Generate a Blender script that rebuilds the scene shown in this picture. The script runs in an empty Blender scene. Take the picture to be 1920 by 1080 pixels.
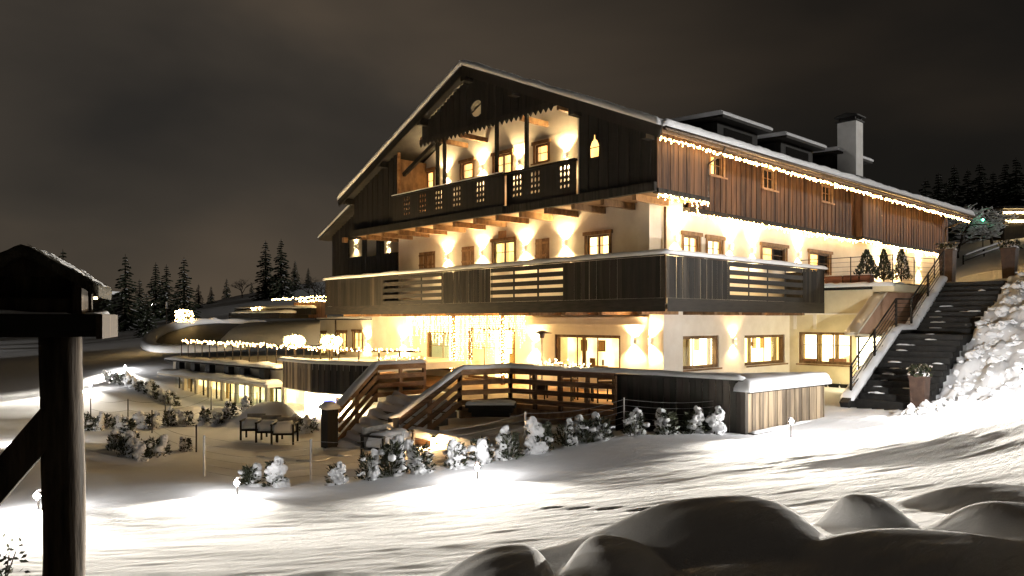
import bpy, bmesh, math, random
import numpy as np
from mathutils import Vector, Matrix, noise as mnoise
random.seed(7); rng = np.random.default_rng(7)
scene = bpy.context.scene
R = math.radians

# ------------------------------------------------------------------ camera
# world axes: x runs along the long side of the chalet, y along its gable front, origin = outer corner of the big balcony
F, CXP, HYP = 1418.0, 960.0, 600.0
CAM = np.array([-17.37, -12.53, 0.0])
FW = np.array([.6778, .7344, 0.0]); FW /= np.linalg.norm(FW)
RT = np.array([FW[1], -FW[0], 0.0])
cam_data = bpy.data.cameras.new('camera'); cam = bpy.data.objects.new('camera', cam_data)
scene.collection.objects.link(cam)
cam.location = CAM
cam.rotation_euler = (R(90), 0, math.atan2(FW[1], FW[0]) - R(90))
cam_data.sensor_width = 36.0; cam_data.lens = F / 1920 * 36; cam_data.shift_y = (HYP - 540) / 1920
cam_data.clip_start = .05; cam_data.clip_end = 3000
scene.camera = cam

# ------------------------------------------------------------------ sky, added side fill, exposure
FILL_DIR = Vector((.62, -.66, .15)).normalized()       # towards the added side fill
world = bpy.data.worlds.new('World'); scene.world = world; world.use_nodes = True
wn, wl = world.node_tree.nodes, world.node_tree.links
wn.clear()
wout = wn.new('ShaderNodeOutputWorld')
sky = wn.new('ShaderNodeTexSky'); sky.sky_type = 'NISHITA'; sky.sun_disc = False
sky.sun_elevation = math.asin(FILL_DIR.z); sky.sun_rotation = math.atan2(FILL_DIR.x, FILL_DIR.y)
bg1 = wn.new('ShaderNodeBackground'); bg1.inputs[1].default_value = .0002
wl.new(sky.outputs[0], bg1.inputs[0])
wtc = wn.new('ShaderNodeTexCoord')
wmp = wn.new('ShaderNodeMapping'); wmp.inputs['Scale'].default_value = (1, 1, 2.6); wmp.inputs['Location'].default_value = (.35, 1.2, .3)
wl.new(wtc.outputs['Generated'], wmp.inputs[0])
wnz = wn.new('ShaderNodeTexNoise'); wnz.inputs['Scale'].default_value = 1.5; wnz.inputs['Detail'].default_value = 5; wnz.inputs['Roughness'].default_value = .42
wnz.inputs['Distortion'].default_value = .35
wl.new(wmp.outputs[0], wnz.inputs['Vector'])
wrp = wn.new('ShaderNodeValToRGB'); cr = wrp.color_ramp
cr.elements[0].position = .34; cr.elements[0].color = (.017, .0148, .0125, 1)
cr.elements[1].position = .72; cr.elements[1].color = (.076, .056, .038, 1)
e = cr.elements.new(.5); e.color = (.032, .0262, .0203, 1)
wl.new(wnz.outputs[0], wrp.inputs[0])
# the glow of a valley town behind the cloud, low on the horizon in one direction
wdt = wn.new('ShaderNodeVectorMath'); wdt.operation = 'DOT_PRODUCT'
g = FW * .80 - RT * .60; wdt.inputs[1].default_value = (g[0], g[1], .02)
wl.new(wtc.outputs['Generated'], wdt.inputs[0])
wmr = wn.new('ShaderNodeMapRange'); wmr.inputs['From Min'].default_value = .45; wmr.inputs['From Max'].default_value = 1.0
wmr.inputs['To Min'].default_value = .11; wmr.inputs['To Max'].default_value = .50; wmr.interpolation_type = 'SMOOTHSTEP'
wl.new(wdt.outputs['Value'], wmr.inputs[0])
bg2 = wn.new('ShaderNodeBackground')
wl.new(wrp.outputs[0], bg2.inputs[0]); wl.new(wmr.outputs[0], bg2.inputs[1])
wad = wn.new('ShaderNodeAddShader'); wl.new(bg1.outputs[0], wad.inputs[0]); wl.new(bg2.outputs[0], wad.inputs[1])
wl.new(wad.outputs[0], wout.inputs[0])
side_fill_data = bpy.data.lights.new('side_fill', 'SUN'); side_fill_data.energy = .58; side_fill_data.angle = R(3); side_fill_data.color = (1, .96, .9)  # added low sun in place of unseen plaza lamps, lights chimney and roof snow
side_fill = bpy.data.objects.new('side_fill', side_fill_data); scene.collection.objects.link(side_fill)
side_fill.rotation_euler = (-FILL_DIR).to_track_quat('-Z', 'Y').to_euler()
vs = scene.view_settings
vs.view_transform = 'Standard'; vs.look = 'None'; vs.exposure = 1.5; vs.gamma = 1.0; vs.use_curve_mapping = False
cy = scene.cycles
cy.use_denoising = True; cy.max_bounces = 6; cy.diffuse_bounces = 4; cy.glossy_bounces = 2; cy.transmission_bounces = 4; cy.transparent_max_bounces = 8
cy.sample_clamp_indirect = 4.0; cy.use_light_tree = True; cy.caustics_reflective = False; cy.caustics_refractive = False

# ------------------------------------------------------------------ helpers
def ray(px, py): return FW + RT * (px - CXP) / F + np.array([0, 0, 1.]) * (HYP - py) / F
def onx(px, py, x): d = ray(px, py); return CAM + d * (x - CAM[0]) / d[0]
def ony(px, py, y): d = ray(px, py); return CAM + d * (y - CAM[1]) / d[1]
def onz(px, py, z): d = ray(px, py); return CAM + d * (z - CAM[2]) / d[2]
def at(px, py, D): return CAM + ray(px, py) * D
V = Vector
LINK = scene.collection.objects.link
WPOS = {}          # world position of every empty used as a parent
M = {}

def root(name, label, cat, loc, group=None, kind=None, rz=0):
    o = bpy.data.objects.new(name, None); LINK(o); o.location = loc; o.rotation_euler = (0, 0, rz); o.empty_display_size = .2
    o['label'] = label; o['category'] = cat
    if group: o['group'] = group
    if kind: o['kind'] = kind
    WPOS[o.name] = Matrix.Translation(V(loc)) @ Matrix.Rotation(rz, 4, 'Z')
    return o
def sub(name, parent, loc=None):
    """a part that carries sub-parts"""
    o = bpy.data.objects.new(name, None); LINK(o); o.empty_display_size = .1
    attach(o, parent); WPOS[o.name] = Matrix.Identity(4)
    return o
def attach(o, parent, local=False):
    o.parent = parent
    if not local: o.matrix_parent_inverse = WPOS[parent.name].inverted()
def tag(o, label, cat, group=None, kind=None):
    o['label'] = label
    if cat: o['category'] = cat
    if group: o['group'] = group
    if kind: o['kind'] = kind
    return o
def mk(name, verts, faces, mat, parent=None, smooth=False, local=False):
    me = bpy.data.meshes.new(name)
    me.from_pydata([tuple(v) for v in verts], [], [tuple(f) for f in faces]); me.update()
    if smooth: me.polygons.foreach_set('use_smooth', [True] * len(me.polygons))
    me.materials.append(M[mat])
    o = bpy.data.objects.new(name, me); LINK(o)
    if parent is not None: attach(o, parent, local)
    if not local: WPOS[o.name] = Matrix.Identity(4)
    return o
CUBES = {}
def cube_mesh(mat):
    if mat not in CUBES:
        v = [(x, y, z) for x in (-.5, .5) for y in (-.5, .5) for z in (-.5, .5)]
        f = [(0, 1, 3, 2), (4, 6, 7, 5), (0, 4, 5, 1), (2, 3, 7, 6), (0, 2, 6, 4), (1, 5, 7, 3)]
        me = bpy.data.meshes.new('block_' + mat); me.from_pydata(v, [], f); me.update(); me.materials.append(M[mat]); CUBES[mat] = me
    return CUBES[mat]
def box(name, a, b, mat, parent=None):
    a = np.minimum(a, b).astype(float) if True else a; b2 = np.maximum(a, b)
    o = bpy.data.objects.new(name, cube_mesh(mat)); LINK(o)
    o.location = (a + b2) / 2; o.scale = np.maximum(b2 - a, .001)
    if parent is not None: attach(o, parent)
    return o
class MB:
    def __init__(s): s.v = []; s.f = []
    def add(s, v, f):
        n = len(s.v); s.v += [tuple(map(float, p)) for p in v]; s.f += [tuple(i + n for i in q) for q in f]
    def box(s, a, b):
        x0, y0, z0 = np.minimum(a, b); x1, y1, z1 = np.maximum(a, b)
        s.add([(x, y, z) for x in (x0, x1) for y in (y0, y1) for z in (z0, z1)],
              [(0, 1, 3, 2), (4, 6, 7, 5), (0, 4, 5, 1), (2, 3, 7, 6), (0, 2, 6, 4), (1, 5, 7, 3)])
    def bar(s, p, q, w, h, up=(0, 0, 1), w2=None, h2=None):
        p, q = V(p), V(q); d = (q - p).normalized(); up = V(up)
        if abs(d.dot(up)) > .98: up = V((1, 0, 0))
        r = d.cross(up).normalized(); u = r.cross(d).normalized()
        w2 = w if w2 is None else w2; h2 = h if h2 is None else h2
        vs = [p - r*w/2 - u*h/2, p + r*w/2 - u*h/2, p + r*w/2 + u*h/2, p - r*w/2 + u*h/2,
              q - r*w2/2 - u*h2/2, q + r*w2/2 - u*h2/2, q + r*w2/2 + u*h2/2, q - r*w2/2 + u*h2/2]
        s.add(vs, [(3, 2, 1, 0), (4, 5, 6, 7), (0, 1, 5, 4), (1, 2, 6, 5), (2, 3, 7, 6), (3, 0, 4, 7)])
    def tube(s, pts, r, n=6, r2=None):
        pts = [V(p) for p in pts]; m = len(pts); ring = []
        for i, p in enumerate(pts):
            d = (pts[min(i+1, m-1)] - pts[max(i-1, 0)])
            d = d.normalized() if d.length > 1e-6 else V((0, 0, 1))
            a = d.cross(V((0, 0, 1)));
            if a.length < .05: a = d.cross(V((1, 0, 0)))
            a.normalize(); b = d.cross(a).normalized()
            rr = r if r2 is None else r + (r2 - r) * i / max(1, m - 1)
            ring.append([p + a * rr * math.cos(2*math.pi*k/n) + b * rr * math.sin(2*math.pi*k/n) for k in range(n)])
        fs = []
        for i in range(m - 1):
            for k in range(n):
                fs.append((i*n + k, i*n + (k+1) % n, (i+1)*n + (k+1) % n, (i+1)*n + k))
        fs.append(tuple(range(n))[::-1]); fs.append(tuple((m-1)*n + k for k in range(n)))
        s.add([v for q in ring for v in q], fs)
    def octa(s, p, r):
        x, y, z = p
        s.add([(x+r, y, z), (x-r, y, z), (x, y+r, z), (x, y-r, z), (x, y, z+r*1.25), (x, y, z-r*1.25)],
              [(0, 2, 4), (2, 1, 4), (1, 3, 4), (3, 0, 4), (2, 0, 5), (1, 2, 5), (3, 1, 5), (0, 3, 5)])
    def build(s, name, mat, parent=None, smooth=False, local=False, kind=None):
        o = mk(name, s.v, s.f, mat, parent, smooth, local)
        if kind: o['kind'] = kind
        return o
def bar(name, p, q, w, h, mat, parent=None, **k):
    b = MB(); b.bar(p, q, w, h, **k); return b.build(name, mat, parent)
def tube(name, pts, r, mat, parent=None, n=8):
    b = MB(); b.tube(pts, r, n); return b.build(name, mat, parent, True)
def prism(name, poly, axis, a0, a1, mat, parent=None):
    """closed polygon (2-D) pushed from a0 to a1 along axis"""
    def p3(q, a): return (a, q[0], q[1]) if axis == 0 else (q[0], a, q[1]) if axis == 1 else (q[0], q[1], a)
    n = len(poly); v = [p3(q, a0) for q in poly] + [p3(q, a1) for q in poly]
    f = [tuple(range(n)), tuple(range(2*n-1, n-1, -1))] + [(i, i+n, (i+1) % n + n, (i+1) % n) for i in range(n)]
    o = mk(name, v, f, mat, parent)
    bm = bmesh.new(); bm.from_mesh(o.data); bmesh.ops.recalc_face_normals(bm, faces=bm.faces); bm.to_mesh(o.data); bm.free()
    return o
def snow_cap(name, path, w, h, parent=None, seed=0, step=.12, mat='snow', rag=.25, local=False):
    """a rounded, uneven ridge of snow lying along a path"""
    pts = []
    path = [V(p) for p in path]
    for a, b in zip(path[:-1], path[1:]):
        n = max(2, int((b - a).length / step))
        pts += [a.lerp(b, i / n) for i in range(n)]
    pts.append(path[-1]); m = len(pts); prof = 9; vs = []; fs = []
    for i, p in enumerate(pts):
        d = pts[min(i+1, m-1)] - pts[max(i-1, 0)]; r = V((d.y, -d.x, 0)).normalized()
        k = 1 + rag * mnoise.noise(V((p.x*1.3 + seed, p.y*1.3, p.z*1.3 + seed*3.1))) + rag*.5*mnoise.noise(V((p.x*5 + seed, p.y*5, p.z*5)))
        if i in (0, m-1): k *= .55
        for j in range(prof):
            t = math.pi * j / (prof - 1); c = math.cos(t); sn = max(0, math.sin(t))
            cc = math.copysign(abs(c) ** .7, c)
            jit = .06*mnoise.noise(V((p.x*7 + j, p.y*7, seed)))
            vs.append(p + r * cc * w / 2 * (1.0 + .06*(k-1) + jit) + V((0, 0, (sn ** .8) * h * k - (.012 if j in (0, prof-1) else 0))))
    for i in range(m - 1):
        for j in range(prof - 1):
            fs.append((i*prof + j, i*prof + j + 1, (i+1)*prof + j + 1, (i+1)*prof + j))
        fs.append((i*prof, (i+1)*prof, (i+1)*prof + prof - 1, i*prof + prof - 1))
    fs.append(tuple(range(prof))[::-1]); fs.append(tuple((m-1)*prof + j for j in range(prof)))
    return mk(name, vs, fs, mat, parent, True, local)

# ------------------------------------------------------------------ materials
def newmat(name):
    m = bpy.data.materials.new(name); m.use_nodes = True; M[name] = m
    return m, m.node_tree.nodes, m.node_tree.links, m.node_tree.nodes['Principled BSDF']
def surf(name, c1, c2, rough=.7, scale=(4, 4, 4), detail=6, bump=.25, bscale=None, rnd=0.0, spec=.3, metal=0.0, dist=.01, lo=.35, hi=.68):
    m, n, l, p = newmat(name)
    geo = n.new('ShaderNodeNewGeometry'); mp = n.new('ShaderNodeMapping'); mp.inputs['Scale'].default_value = scale
    l.new(geo.outputs['Position'], mp.inputs[0])
    nz = n.new('ShaderNodeTexNoise'); nz.inputs['Scale'].default_value = 1; nz.inputs['Detail'].default_value = detail; nz.inputs['Roughness'].default_value = .6
    l.new(mp.outputs[0], nz.inputs['Vector'])
    rp = n.new('ShaderNodeValToRGB'); rp.color_ramp.elements[0].position = lo; rp.color_ramp.elements[1].position = hi
    rp.color_ramp.elements[0].color = (*c1, 1); rp.color_ramp.elements[1].color = (*c2, 1)
    col = rp.outputs[0]
    if rnd:
        oi = n.new('ShaderNodeObjectInfo'); ad = n.new('ShaderNodeMath'); ad.operation = 'MULTIPLY_ADD'; ad.inputs[1].default_value = rnd; ad.inputs[2].default_value = -rnd/2
        l.new(oi.outputs['Random'], ad.inputs[0])
        a2 = n.new('ShaderNodeMath'); l.new(ad.outputs[0], a2.inputs[0]); l.new(nz.outputs[0], a2.inputs[1]); l.new(a2.outputs[0], rp.inputs[0])
    else: l.new(nz.outputs[0], rp.inputs[0])
    l.new(col, p.inputs['Base Color']); p.inputs['Roughness'].default_value = rough; p.inputs['Specular IOR Level'].default_value = spec; p.inputs['Metallic'].default_value = metal
    if bump:
        b = n.new('ShaderNodeBump'); b.inputs['Strength'].default_value = bump; b.inputs['Distance'].default_value = dist
        if bscale:
            n2 = n.new('ShaderNodeTexNoise'); n2.inputs['Scale'].default_value = bscale; n2.inputs['Detail'].default_value = 5
            l.new(geo.outputs['Position'], n2.inputs['Vector']); l.new(n2.outputs[0], b.inputs['Height'])
        else: l.new(nz.outputs[0], b.inputs['Height'])
        l.new(b.outputs[0], p.inputs['Normal'])
    return m
def glow(name, c, s, var=0.0, scale=(2, 2, 2), c2=None):
    m, n, l, p = newmat(name)
    p.inputs['Base Color'].default_value = (*[min(.8, x) for x in c], 1); p.inputs['Roughness'].default_value = .25
    p.inputs['Emission Strength'].default_value = s; p.inputs['Emission Color'].default_value = (*c, 1)
    if c2:
        geo = n.new('ShaderNodeNewGeometry'); mp = n.new('ShaderNodeMapping'); mp.inputs['Scale'].default_value = scale
        nz = n.new('ShaderNodeTexNoise'); nz.inputs['Detail'].default_value = 3; nz.inputs['Scale'].default_value = 1
        l.new(geo.outputs['Position'], mp.inputs[0]); l.new(mp.outputs[0], nz.inputs['Vector'])
        rp = n.new('ShaderNodeValToRGB'); rp.color_ramp.elements[0].position = .38; rp.color_ramp.elements[1].position = .6
        rp.color_ramp.elements[0].color = (*c2, 1); rp.color_ramp.elements[1].color = (*c, 1)
        l.new(nz.outputs[0], rp.inputs[0]); l.new(rp.outputs[0], p.inputs['Emission Color'])
    return m
surf('plaster', (.70, .64, .54), (.82, .77, .68), .85, (1.2, 1.2, 1.2), 5, .35, 45, dist=.008)
surf('plaster_ochre', (.62, .54, .36), (.74, .66, .47), .85, (1.5, 1.5, 1.5), 5, .3, 45, dist=.008)
surf('render_red', (.42, .26, .19), (.55, .36, .27), .8, (2, 2, 2), 5, .3, 40, dist=.006)
surf('wood_side', (.04, .019, .010), (.16, .078, .036), .7, (11, 11, .8), 7, .6, None, .28, dist=.012)
surf('wood_dark', (.007, .006, .0045), (.021, .017, .013), .75, (9, 9, .7), 7, .5, None, .45, dist=.012)
surf('wood_grey', (.008, .007, .0055), (.044, .036, .027), .75, (10, 10, .6), 7, .5, None, .6, dist=.012)
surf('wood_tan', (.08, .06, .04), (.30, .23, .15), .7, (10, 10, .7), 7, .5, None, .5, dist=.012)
surf('wood_beam', (.12, .065, .03), (.30, .18, .09), .65, (6, 6, 2.5), 6, .4, None, .3)
surf('wood_slat', (.07, .036, .018), (.22, .12, .06), .65, (2.0, 2.0, 14), 6, .4, None, .4)
surf('wood_slat_dark', (.008, .007, .0055), (.028, .023, .018), .65, (2.0, 2.0, 14), 6, .4, None, .4)
surf('wood_orange', (.20, .10, .04), (.42, .24, .11), .55, (3, 3, 6), 6, .35, None, .3)
surf('post_wood', (.016, .012, .009), (.10, .074, .05), .85, (14, 14, 1.6), 8, 1.0, None, dist=.02)
surf('planter', (.05, .03, .022), (.09, .055, .04), .5, (6, 6, 6), 4, .15, 60)
surf('corten', (.13, .05, .028), (.22, .085, .045), .7, (3, 3, 9), 5, .3, 40, .3)
surf('metal_dark', (.018, .015, .013), (.035, .028, .024), .45, (8, 8, 8), 3, .1, 60, metal=.3)
surf('metal_pipe', (.10, .075, .055), (.18, .14, .11), .4, (6, 6, 6), 3, .1, 60, metal=.6)
surf('metal_pale', (.4, .4, .4), (.55, .55, .54), .4, (8, 8, 8), 3, .1, 60, metal=.5)
surf('slate', (.022, .021, .02), (.05, .048, .045), .7, (2, 2, 2), 5, .4, 20)
surf('stone_dark', (.008, .008, .008), (.024, .023, .021), .6, (5, 5, 5), 6, .5, 25)
surf('flagstone', (.10, .085, .065), (.20, .17, .13), .7, (4, 4, 4), 6, .5, 18, .4)
surf('chimney_plaster', (.62, .61, .59), (.74, .73, .71), .85, (2, 2, 2), 4, .3, 40)
surf('needles', (.012, .017, .010), (.045, .055, .030), .7, (3, 3, 3), 3, 0)
surf('leaf', (.014, .018, .010), (.05, .055, .028), .6, (8, 8, 8), 3, 0)
surf('bark', (.03, .023, .017), (.085, .066, .05), .9, (8, 8, 3), 5, .5)
surf('flower', (.45, .38, .36), (.8, .76, .72), .7, (9, 9, 9), 3, 0)
surf('thatch', (.03, .026, .018), (.11, .095, .066), .95, (24, 24, 8), 6, 1.0, 70, dist=.02)
surf('fabric_grey', (.20, .19, .17), (.30, .28, .25), .9, (6, 6, 6), 3, .2, 80)
surf('curtain_cloth', (.62, .42, .16), (.78, .58, .28), .9, (14, 14, .5), 3, 0)
surf('terracotta', (.34, .14, .07), (.45, .2, .1), .8, (5, 5, 5), 3, .2)
surf('black', (.008, .008, .008), (.016, .015, .014), .6, (5, 5, 5), 3, 0)
# snow: fine crystals, wind texture
def snow_mat(name, c, wind):
    m, n, l, p = newmat(name)
    geo = n.new('ShaderNodeNewGeometry')
    p.inputs['Roughness'].default_value = 1.0; p.inputs['Specular IOR Level'].default_value = .02
    nz = n.new('ShaderNodeTexNoise'); nz.inputs['Scale'].default_value = 2.2; nz.inputs['Detail'].default_value = 5
    l.new(geo.outputs['Position'], nz.inputs['Vector'])
    rp = n.new('ShaderNodeValToRGB'); rp.color_ramp.elements[0].color = (*[x*.9 for x in c], 1); rp.color_ramp.elements[1].color = (*c, 1)
    l.new(nz.outputs[0], rp.inputs[0]); l.new(rp.outputs[0], p.inputs['Base Color'])
    n1 = n.new('ShaderNodeTexNoise'); n1.inputs['Scale'].default_value = 60; n1.inputs['Detail'].default_value = 6; n1.inputs['Roughness'].default_value = .7
    l.new(geo.outputs['Position'], n1.inputs['Vector'])
    b1 = n.new('ShaderNodeBump'); b1.inputs['Strength'].default_value = .5; b1.inputs['Distance'].default_value = .012
    l.new(n1.outputs[0], b1.inputs['Height'])
    if wind:
        mp = n.new('ShaderNodeMapping'); mp.inputs['Rotation'].default_value = (0, 0, R(32)); mp.inputs['Scale'].default_value = (1.6, 11, 6)
        l.new(geo.outputs['Position'], mp.inputs[0])
        n2 = n.new('ShaderNodeTexNoise'); n2.inputs['Scale'].default_value = 1; n2.inputs['Detail'].default_value = 6; n2.inputs['Roughness'].default_value = .62; n2.inputs['Distortion'].default_value = .6
        l.new(mp.outputs[0], n2.inputs['Vector'])
        b2 = n.new('ShaderNodeBump'); b2.inputs['Strength'].default_value = .55; b2.inputs['Distance'].default_value = .05
        sx = n.new('ShaderNodeSeparateXYZ'); l.new(geo.outputs['Normal'], sx.inputs[0]); mr = n.new('ShaderNodeMapRange'); mr.inputs['From Min'].default_value = .93; mr.inputs['From Max'].default_value = .992; mr.inputs['To Min'].default_value = .08; mr.inputs['To Max'].default_value = .6
        l.new(sx.outputs['Z'], mr.inputs[0]); l.new(mr.outputs[0], b2.inputs['Strength'])
        l.new(n2.outputs[0], b2.inputs['Height']); l.new(b1.outputs[0], b2.inputs['Normal']); l.new(b2.outputs[0], p.inputs['Normal'])
    else: l.new(b1.outputs[0], p.inputs['Normal'])
snow_mat('snow', (.84, .85, .87), False)
snow_mat('snow_field', (.82, .83, .85), True)
glow('bulb', (1, .62, .22), 22)
glow('bulb_soft', (1, .70, .32), 9)
glow('bulb_curtain', (1, .66, .26), 4.2)
glow('pane_amber', (1, .56, .16), 1.25, c2=(.85, .40, .10), scale=(3, 3, 2))
glow('pane_cream', (1, .84, .46), 1.7, c2=(1, .62, .24), scale=(3, 3, .8))
glow('curtain_glow', (1, .62, .25), .55, c2=(.6, .3, .1), scale=(30, 30, .6))  # curtain glows by itself, imitating cloth lit from the room
glow('pane_green', (.80, .72, .22), 1.0, c2=(.42, .36, .12), scale=(3, 3, 2))
glow('room_bright', (1, .84, .48), 2.1, c2=(.95, .62, .20), scale=(1.1, 1.1, .9))
glow('room_amber', (1, .70, .30), 1.5, c2=(.42, .24, .08), scale=(1.6, 1.6, 1.2))
glow('room_green', (.62, .66, .36), 1.2, c2=(.28, .28, .15), scale=(1.4, 1.4, 1.2))
glow('room_white', (1, .88, .58), 2.3)
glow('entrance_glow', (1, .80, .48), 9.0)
glow('screen_blue', (.12, .16, .9), 2.2)
glow('lens', (1, .80, .48), 30)
glow('lens_white', (1, .97, .92), 60)
glow('lens_green', (.1, 1, .45), 9)
m, n, l, p = newmat('pane_dark'); p.inputs['Base Color'].default_value = (.015, .014, .013, 1); p.inputs['Roughness'].default_value = .06
m, n, l, p = newmat('glass')
n.remove(p); tr = n.new('ShaderNodeBsdfTransparent'); gl = n.new('ShaderNodeBsdfGlossy'); gl.inputs['Roughness'].default_value = .03
tr.inputs[0].default_value = (.93, .95, .93, 1); mx = n.new('ShaderNodeMixShader'); lw_ = n.new('ShaderNodeLayerWeight'); lw_.inputs[0].default_value = .5; pw_ = n.new('ShaderNodeMath'); pw_.operation = 'POWER'; pw_.inputs[1].default_value = 4; l.new(lw_.outputs['Facing'], pw_.inputs[0]); fr = n.new('ShaderNodeMath'); fr.operation = 'MULTIPLY_ADD'; fr.inputs[1].default_value = .6; fr.inputs[2].default_value = .03; l.new(pw_.outputs[0], fr.inputs[0])
l.new(fr.outputs[0], mx.inputs[0]); l.new(tr.outputs[0], mx.inputs[1]); l.new(gl.outputs[0], mx.inputs[2]); l.new(mx.outputs[0], n['Material Output'].inputs[0])

def light(kind, loc, energy, color, parent=None, direction=None, size=R(100), blend=.4, radius=.03):
    d = bpy.data.lights.new('lamp_light', kind); d.energy = energy; d.color = color; d.shadow_soft_size = radius
    if kind == 'SPOT': d.spot_size = size; d.spot_blend = blend
    o = bpy.data.objects.new('lamp_light', d); LINK(o); o.location = loc
    if direction is not None: o.rotation_euler = V(direction).to_track_quat('-Z', 'Y').to_euler()
    if parent is not None: attach(o, parent)
    return o
ORD = ['first', 'second', 'third', 'fourth', 'fifth', 'sixth', 'seventh', 'eighth', 'ninth', 'tenth', 'eleventh', 'twelfth', 'thirteenth', 'fourteenth', 'fifteenth', 'sixteenth', 'seventeenth', 'eighteenth', 'nineteenth', 'twentieth']

# ------------------------------------------------------------------ snow-covered ground
CP = []
def c(px, py, D): CP.append(at(px, py, D))
def w(x, y, z): CP.append(np.array([x, y, z], float))
# slope between the camera and the floodlights
for a in [(960, 1080, 5.6), (700, 1080, 6.0), (400, 1080, 6.2), (150, 1080, 6.5), (-300, 1080, 6.5), (1500, 1080, 4.3), (1900, 1005, 4.6), (2300, 980, 5), (1200, 1080, 4.7),
          (895, 897, 14), (445, 927, 13), (1483, 820, 17), (1920, 733, 16), (1920, 755, 14.5), (1700, 828, 12), (2300, 735, 14), (60, 950, 11.5), (-300, 960, 12), (700, 912, 13.5), (1150, 860, 14.5),
          (1000, 968, 9), (1480, 905, 9.5), (1900, 852, 9.5), (500, 1005, 9), (100, 1010, 9), (1700, 780, 17),
          (415, 905, 14.0), (470, 913, 14.1), (630, 908, 14.3), (735, 893, 14.7), (860, 874, 15.1), (955, 862, 15.5), (1060, 838, 16.1), (1190, 818, 16.8), (1335, 812, 17.3), (1440, 808, 17.8),
          (1000, 795, 19.4), (1100, 802, 18.8), (820, 835, 17.6), (1250, 810, 18),
          (160, 880, 17.0), (260, 885, 16.2), (330, 890, 15.6), (200, 830, 21.0), (60, 850, 17), (-200, 860, 18)]: c(*a)
# garden behind the shrubs, terrace side
for a in [(-7, 6, -3.6), (-7, 9.4, -3.62), (-9.2, 6.5, -3.58), (-9, 9, -3.65), (-5.5, 12, -3.65), (-6, 16, -3.7), (-9, 13, -3.68), (-4, 14, -3.7), (-7.6, 3.8, -3.3), (-11, 11, -3.62), (-8.5, 18, -3.7), (-6, 21, -3.75), (-11, 20, -3.6),
          (-2, 0, -2.95), (0, 2, -3.0), (5, 5, -3.2), (15, 8, -3), (0, 10, -3.4), (0, 15, -3.6), (10, 15, -3),
          (3, -3.5, -2.52), (5, -3, -2.55), (5, -4.2, -2.55), (8, -1, -2.5), (4, 0, -2.6), (9, .5, -2.5), (3.2, -5, -2.5),
          (5.6, -5.5, -2.25), (7.5, -5.6, -1.25), (9.5, -5.7, -.1), (11.5, -5.7, .8), (13.2, -5.6, 1.42), (6.5, -7.4, -1.3), (9, -8, .0), (3.0, -7.6, -1.75), (1.2, -6.6, -2.1), (13, -8.5, 1.3),
          (14.5, -3, 1.30), (17, -4, 1.42), (20, -2, 1.55), (20, -6, 1.7), (17, -9, 1.5), (24, -10, 2.4), (6, -12, .9), (0, -12, -.3), (-10, -17, .9), (-4, -17, 1.9), (2, -17, 2.6), (8, -17, 3.2), (14, -16, 3.4), (0, -28, 5.5), (15, -28, 6.5), (-13, -28, 2.8), (-15.5, -18.5, .2)]: w(*a)  # last points: unseen hillside at the right, raised to shade the foreground from the side fill
for a in [(1850, 480, 45), (1900, 446, 62), (1820, 448, 62), (2000, 440, 62), (1700, 420, 110), (1850, 395, 120), (2100, 380, 120), (1820, 420, 260), (2300, 380, 200)]: c(*a)
# left: lower meadow, the far hill
for a in [(170, 728, 38), (235, 690, 44), (60, 735, 40), (0, 760, 33), (-200, 770, 33), (330, 765, 33), (300, 700, 44), (60, 655, 80), (-200, 650, 90), (200, 640, 80),
          (600, 527, 130), (450, 553, 130), (330, 582, 125), (230, 607, 120), (50, 628, 140), (-300, 640, 140), (600, 585, 320), (300, 615, 320), (0, 625, 320), (-300, 625, 300), (420, 640, 62), (600, 600, 70), (500, 610, 75), (1000, 560, 160)]: c(*a)
for a in [(-17.4, -12.5, -1.62), (-25, -25, -.2), (-45, -40, -.5), (-40, 5, -3.0), (5, -45, 8), (30, 25, 0), (35, 5, 2.5), (-60, 40, -4), (60, -60, 12), (-150, -150, 0), (150, 150, 8), (200, -100, 15), (-200, 150, -5)]: w(*a)  # outer ground, also raised at the right to carry that added shade
CP = np.array(CP)
def phi(r2): return np.sqrt(r2 + 1.2)
_n = len(CP)
_A = np.zeros((_n+3, _n+3)); _d2 = ((CP[:, None, :2] - CP[None, :, :2])**2).sum(-1)
_A[:_n, :_n] = phi(_d2) - np.eye(_n) * .06; _A[:_n, _n] = 1; _A[:_n, _n+1:] = CP[:, :2]; _A[_n:, :_n] = _A[:_n, _n:].T
_sol = np.linalg.solve(_A, np.concatenate([CP[:, 2], [0, 0, 0]]))
STAIR = (5.2, 13.0, -4.9, -3.0)
def stair_z(x):
    return np.where(x < 8.65, -2.5 + (x - 5.2) / 3.45 * 2.05, np.where(x < 9.95, -.45, -.45 + (x - 9.95) / 3.05 * 1.81))
MOUNDS = [  # px, D, half width left, half width right, half depth, top z, height
    (1400, 5.3, 1.02, .52, .50, -1.262, .50), (1618, 6.0, .27, .30, .28, -1.40, .36), (985, 4.75, .52, .20, .40, -1.435, .36), (1140, 4.75, .26, .46, .42, -1.375, .42),
    (1500, 4.2, 1.1, .9, .55, -1.39, .4), (1745, 4.4, .9, .9, .5, -1.25, .4), (1915, 4.9, .45, .6, .5, -1.215, .4), (1890, 7.0, .9, .9, .55, -1.54, .36),
    (510, 26.6, 1.1, .9, .8, -2.88, .8), (430, 27.5, 1.0, 1.0, .8, -3.15, .6), (360, 30, 1.0, 1.0, .8, -3.45, .5)]
FOOT = [(1035, 943, 9.6), (1085, 953, 9.3), (1140, 958, 9.0), (1200, 966, 8.6)]
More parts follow.
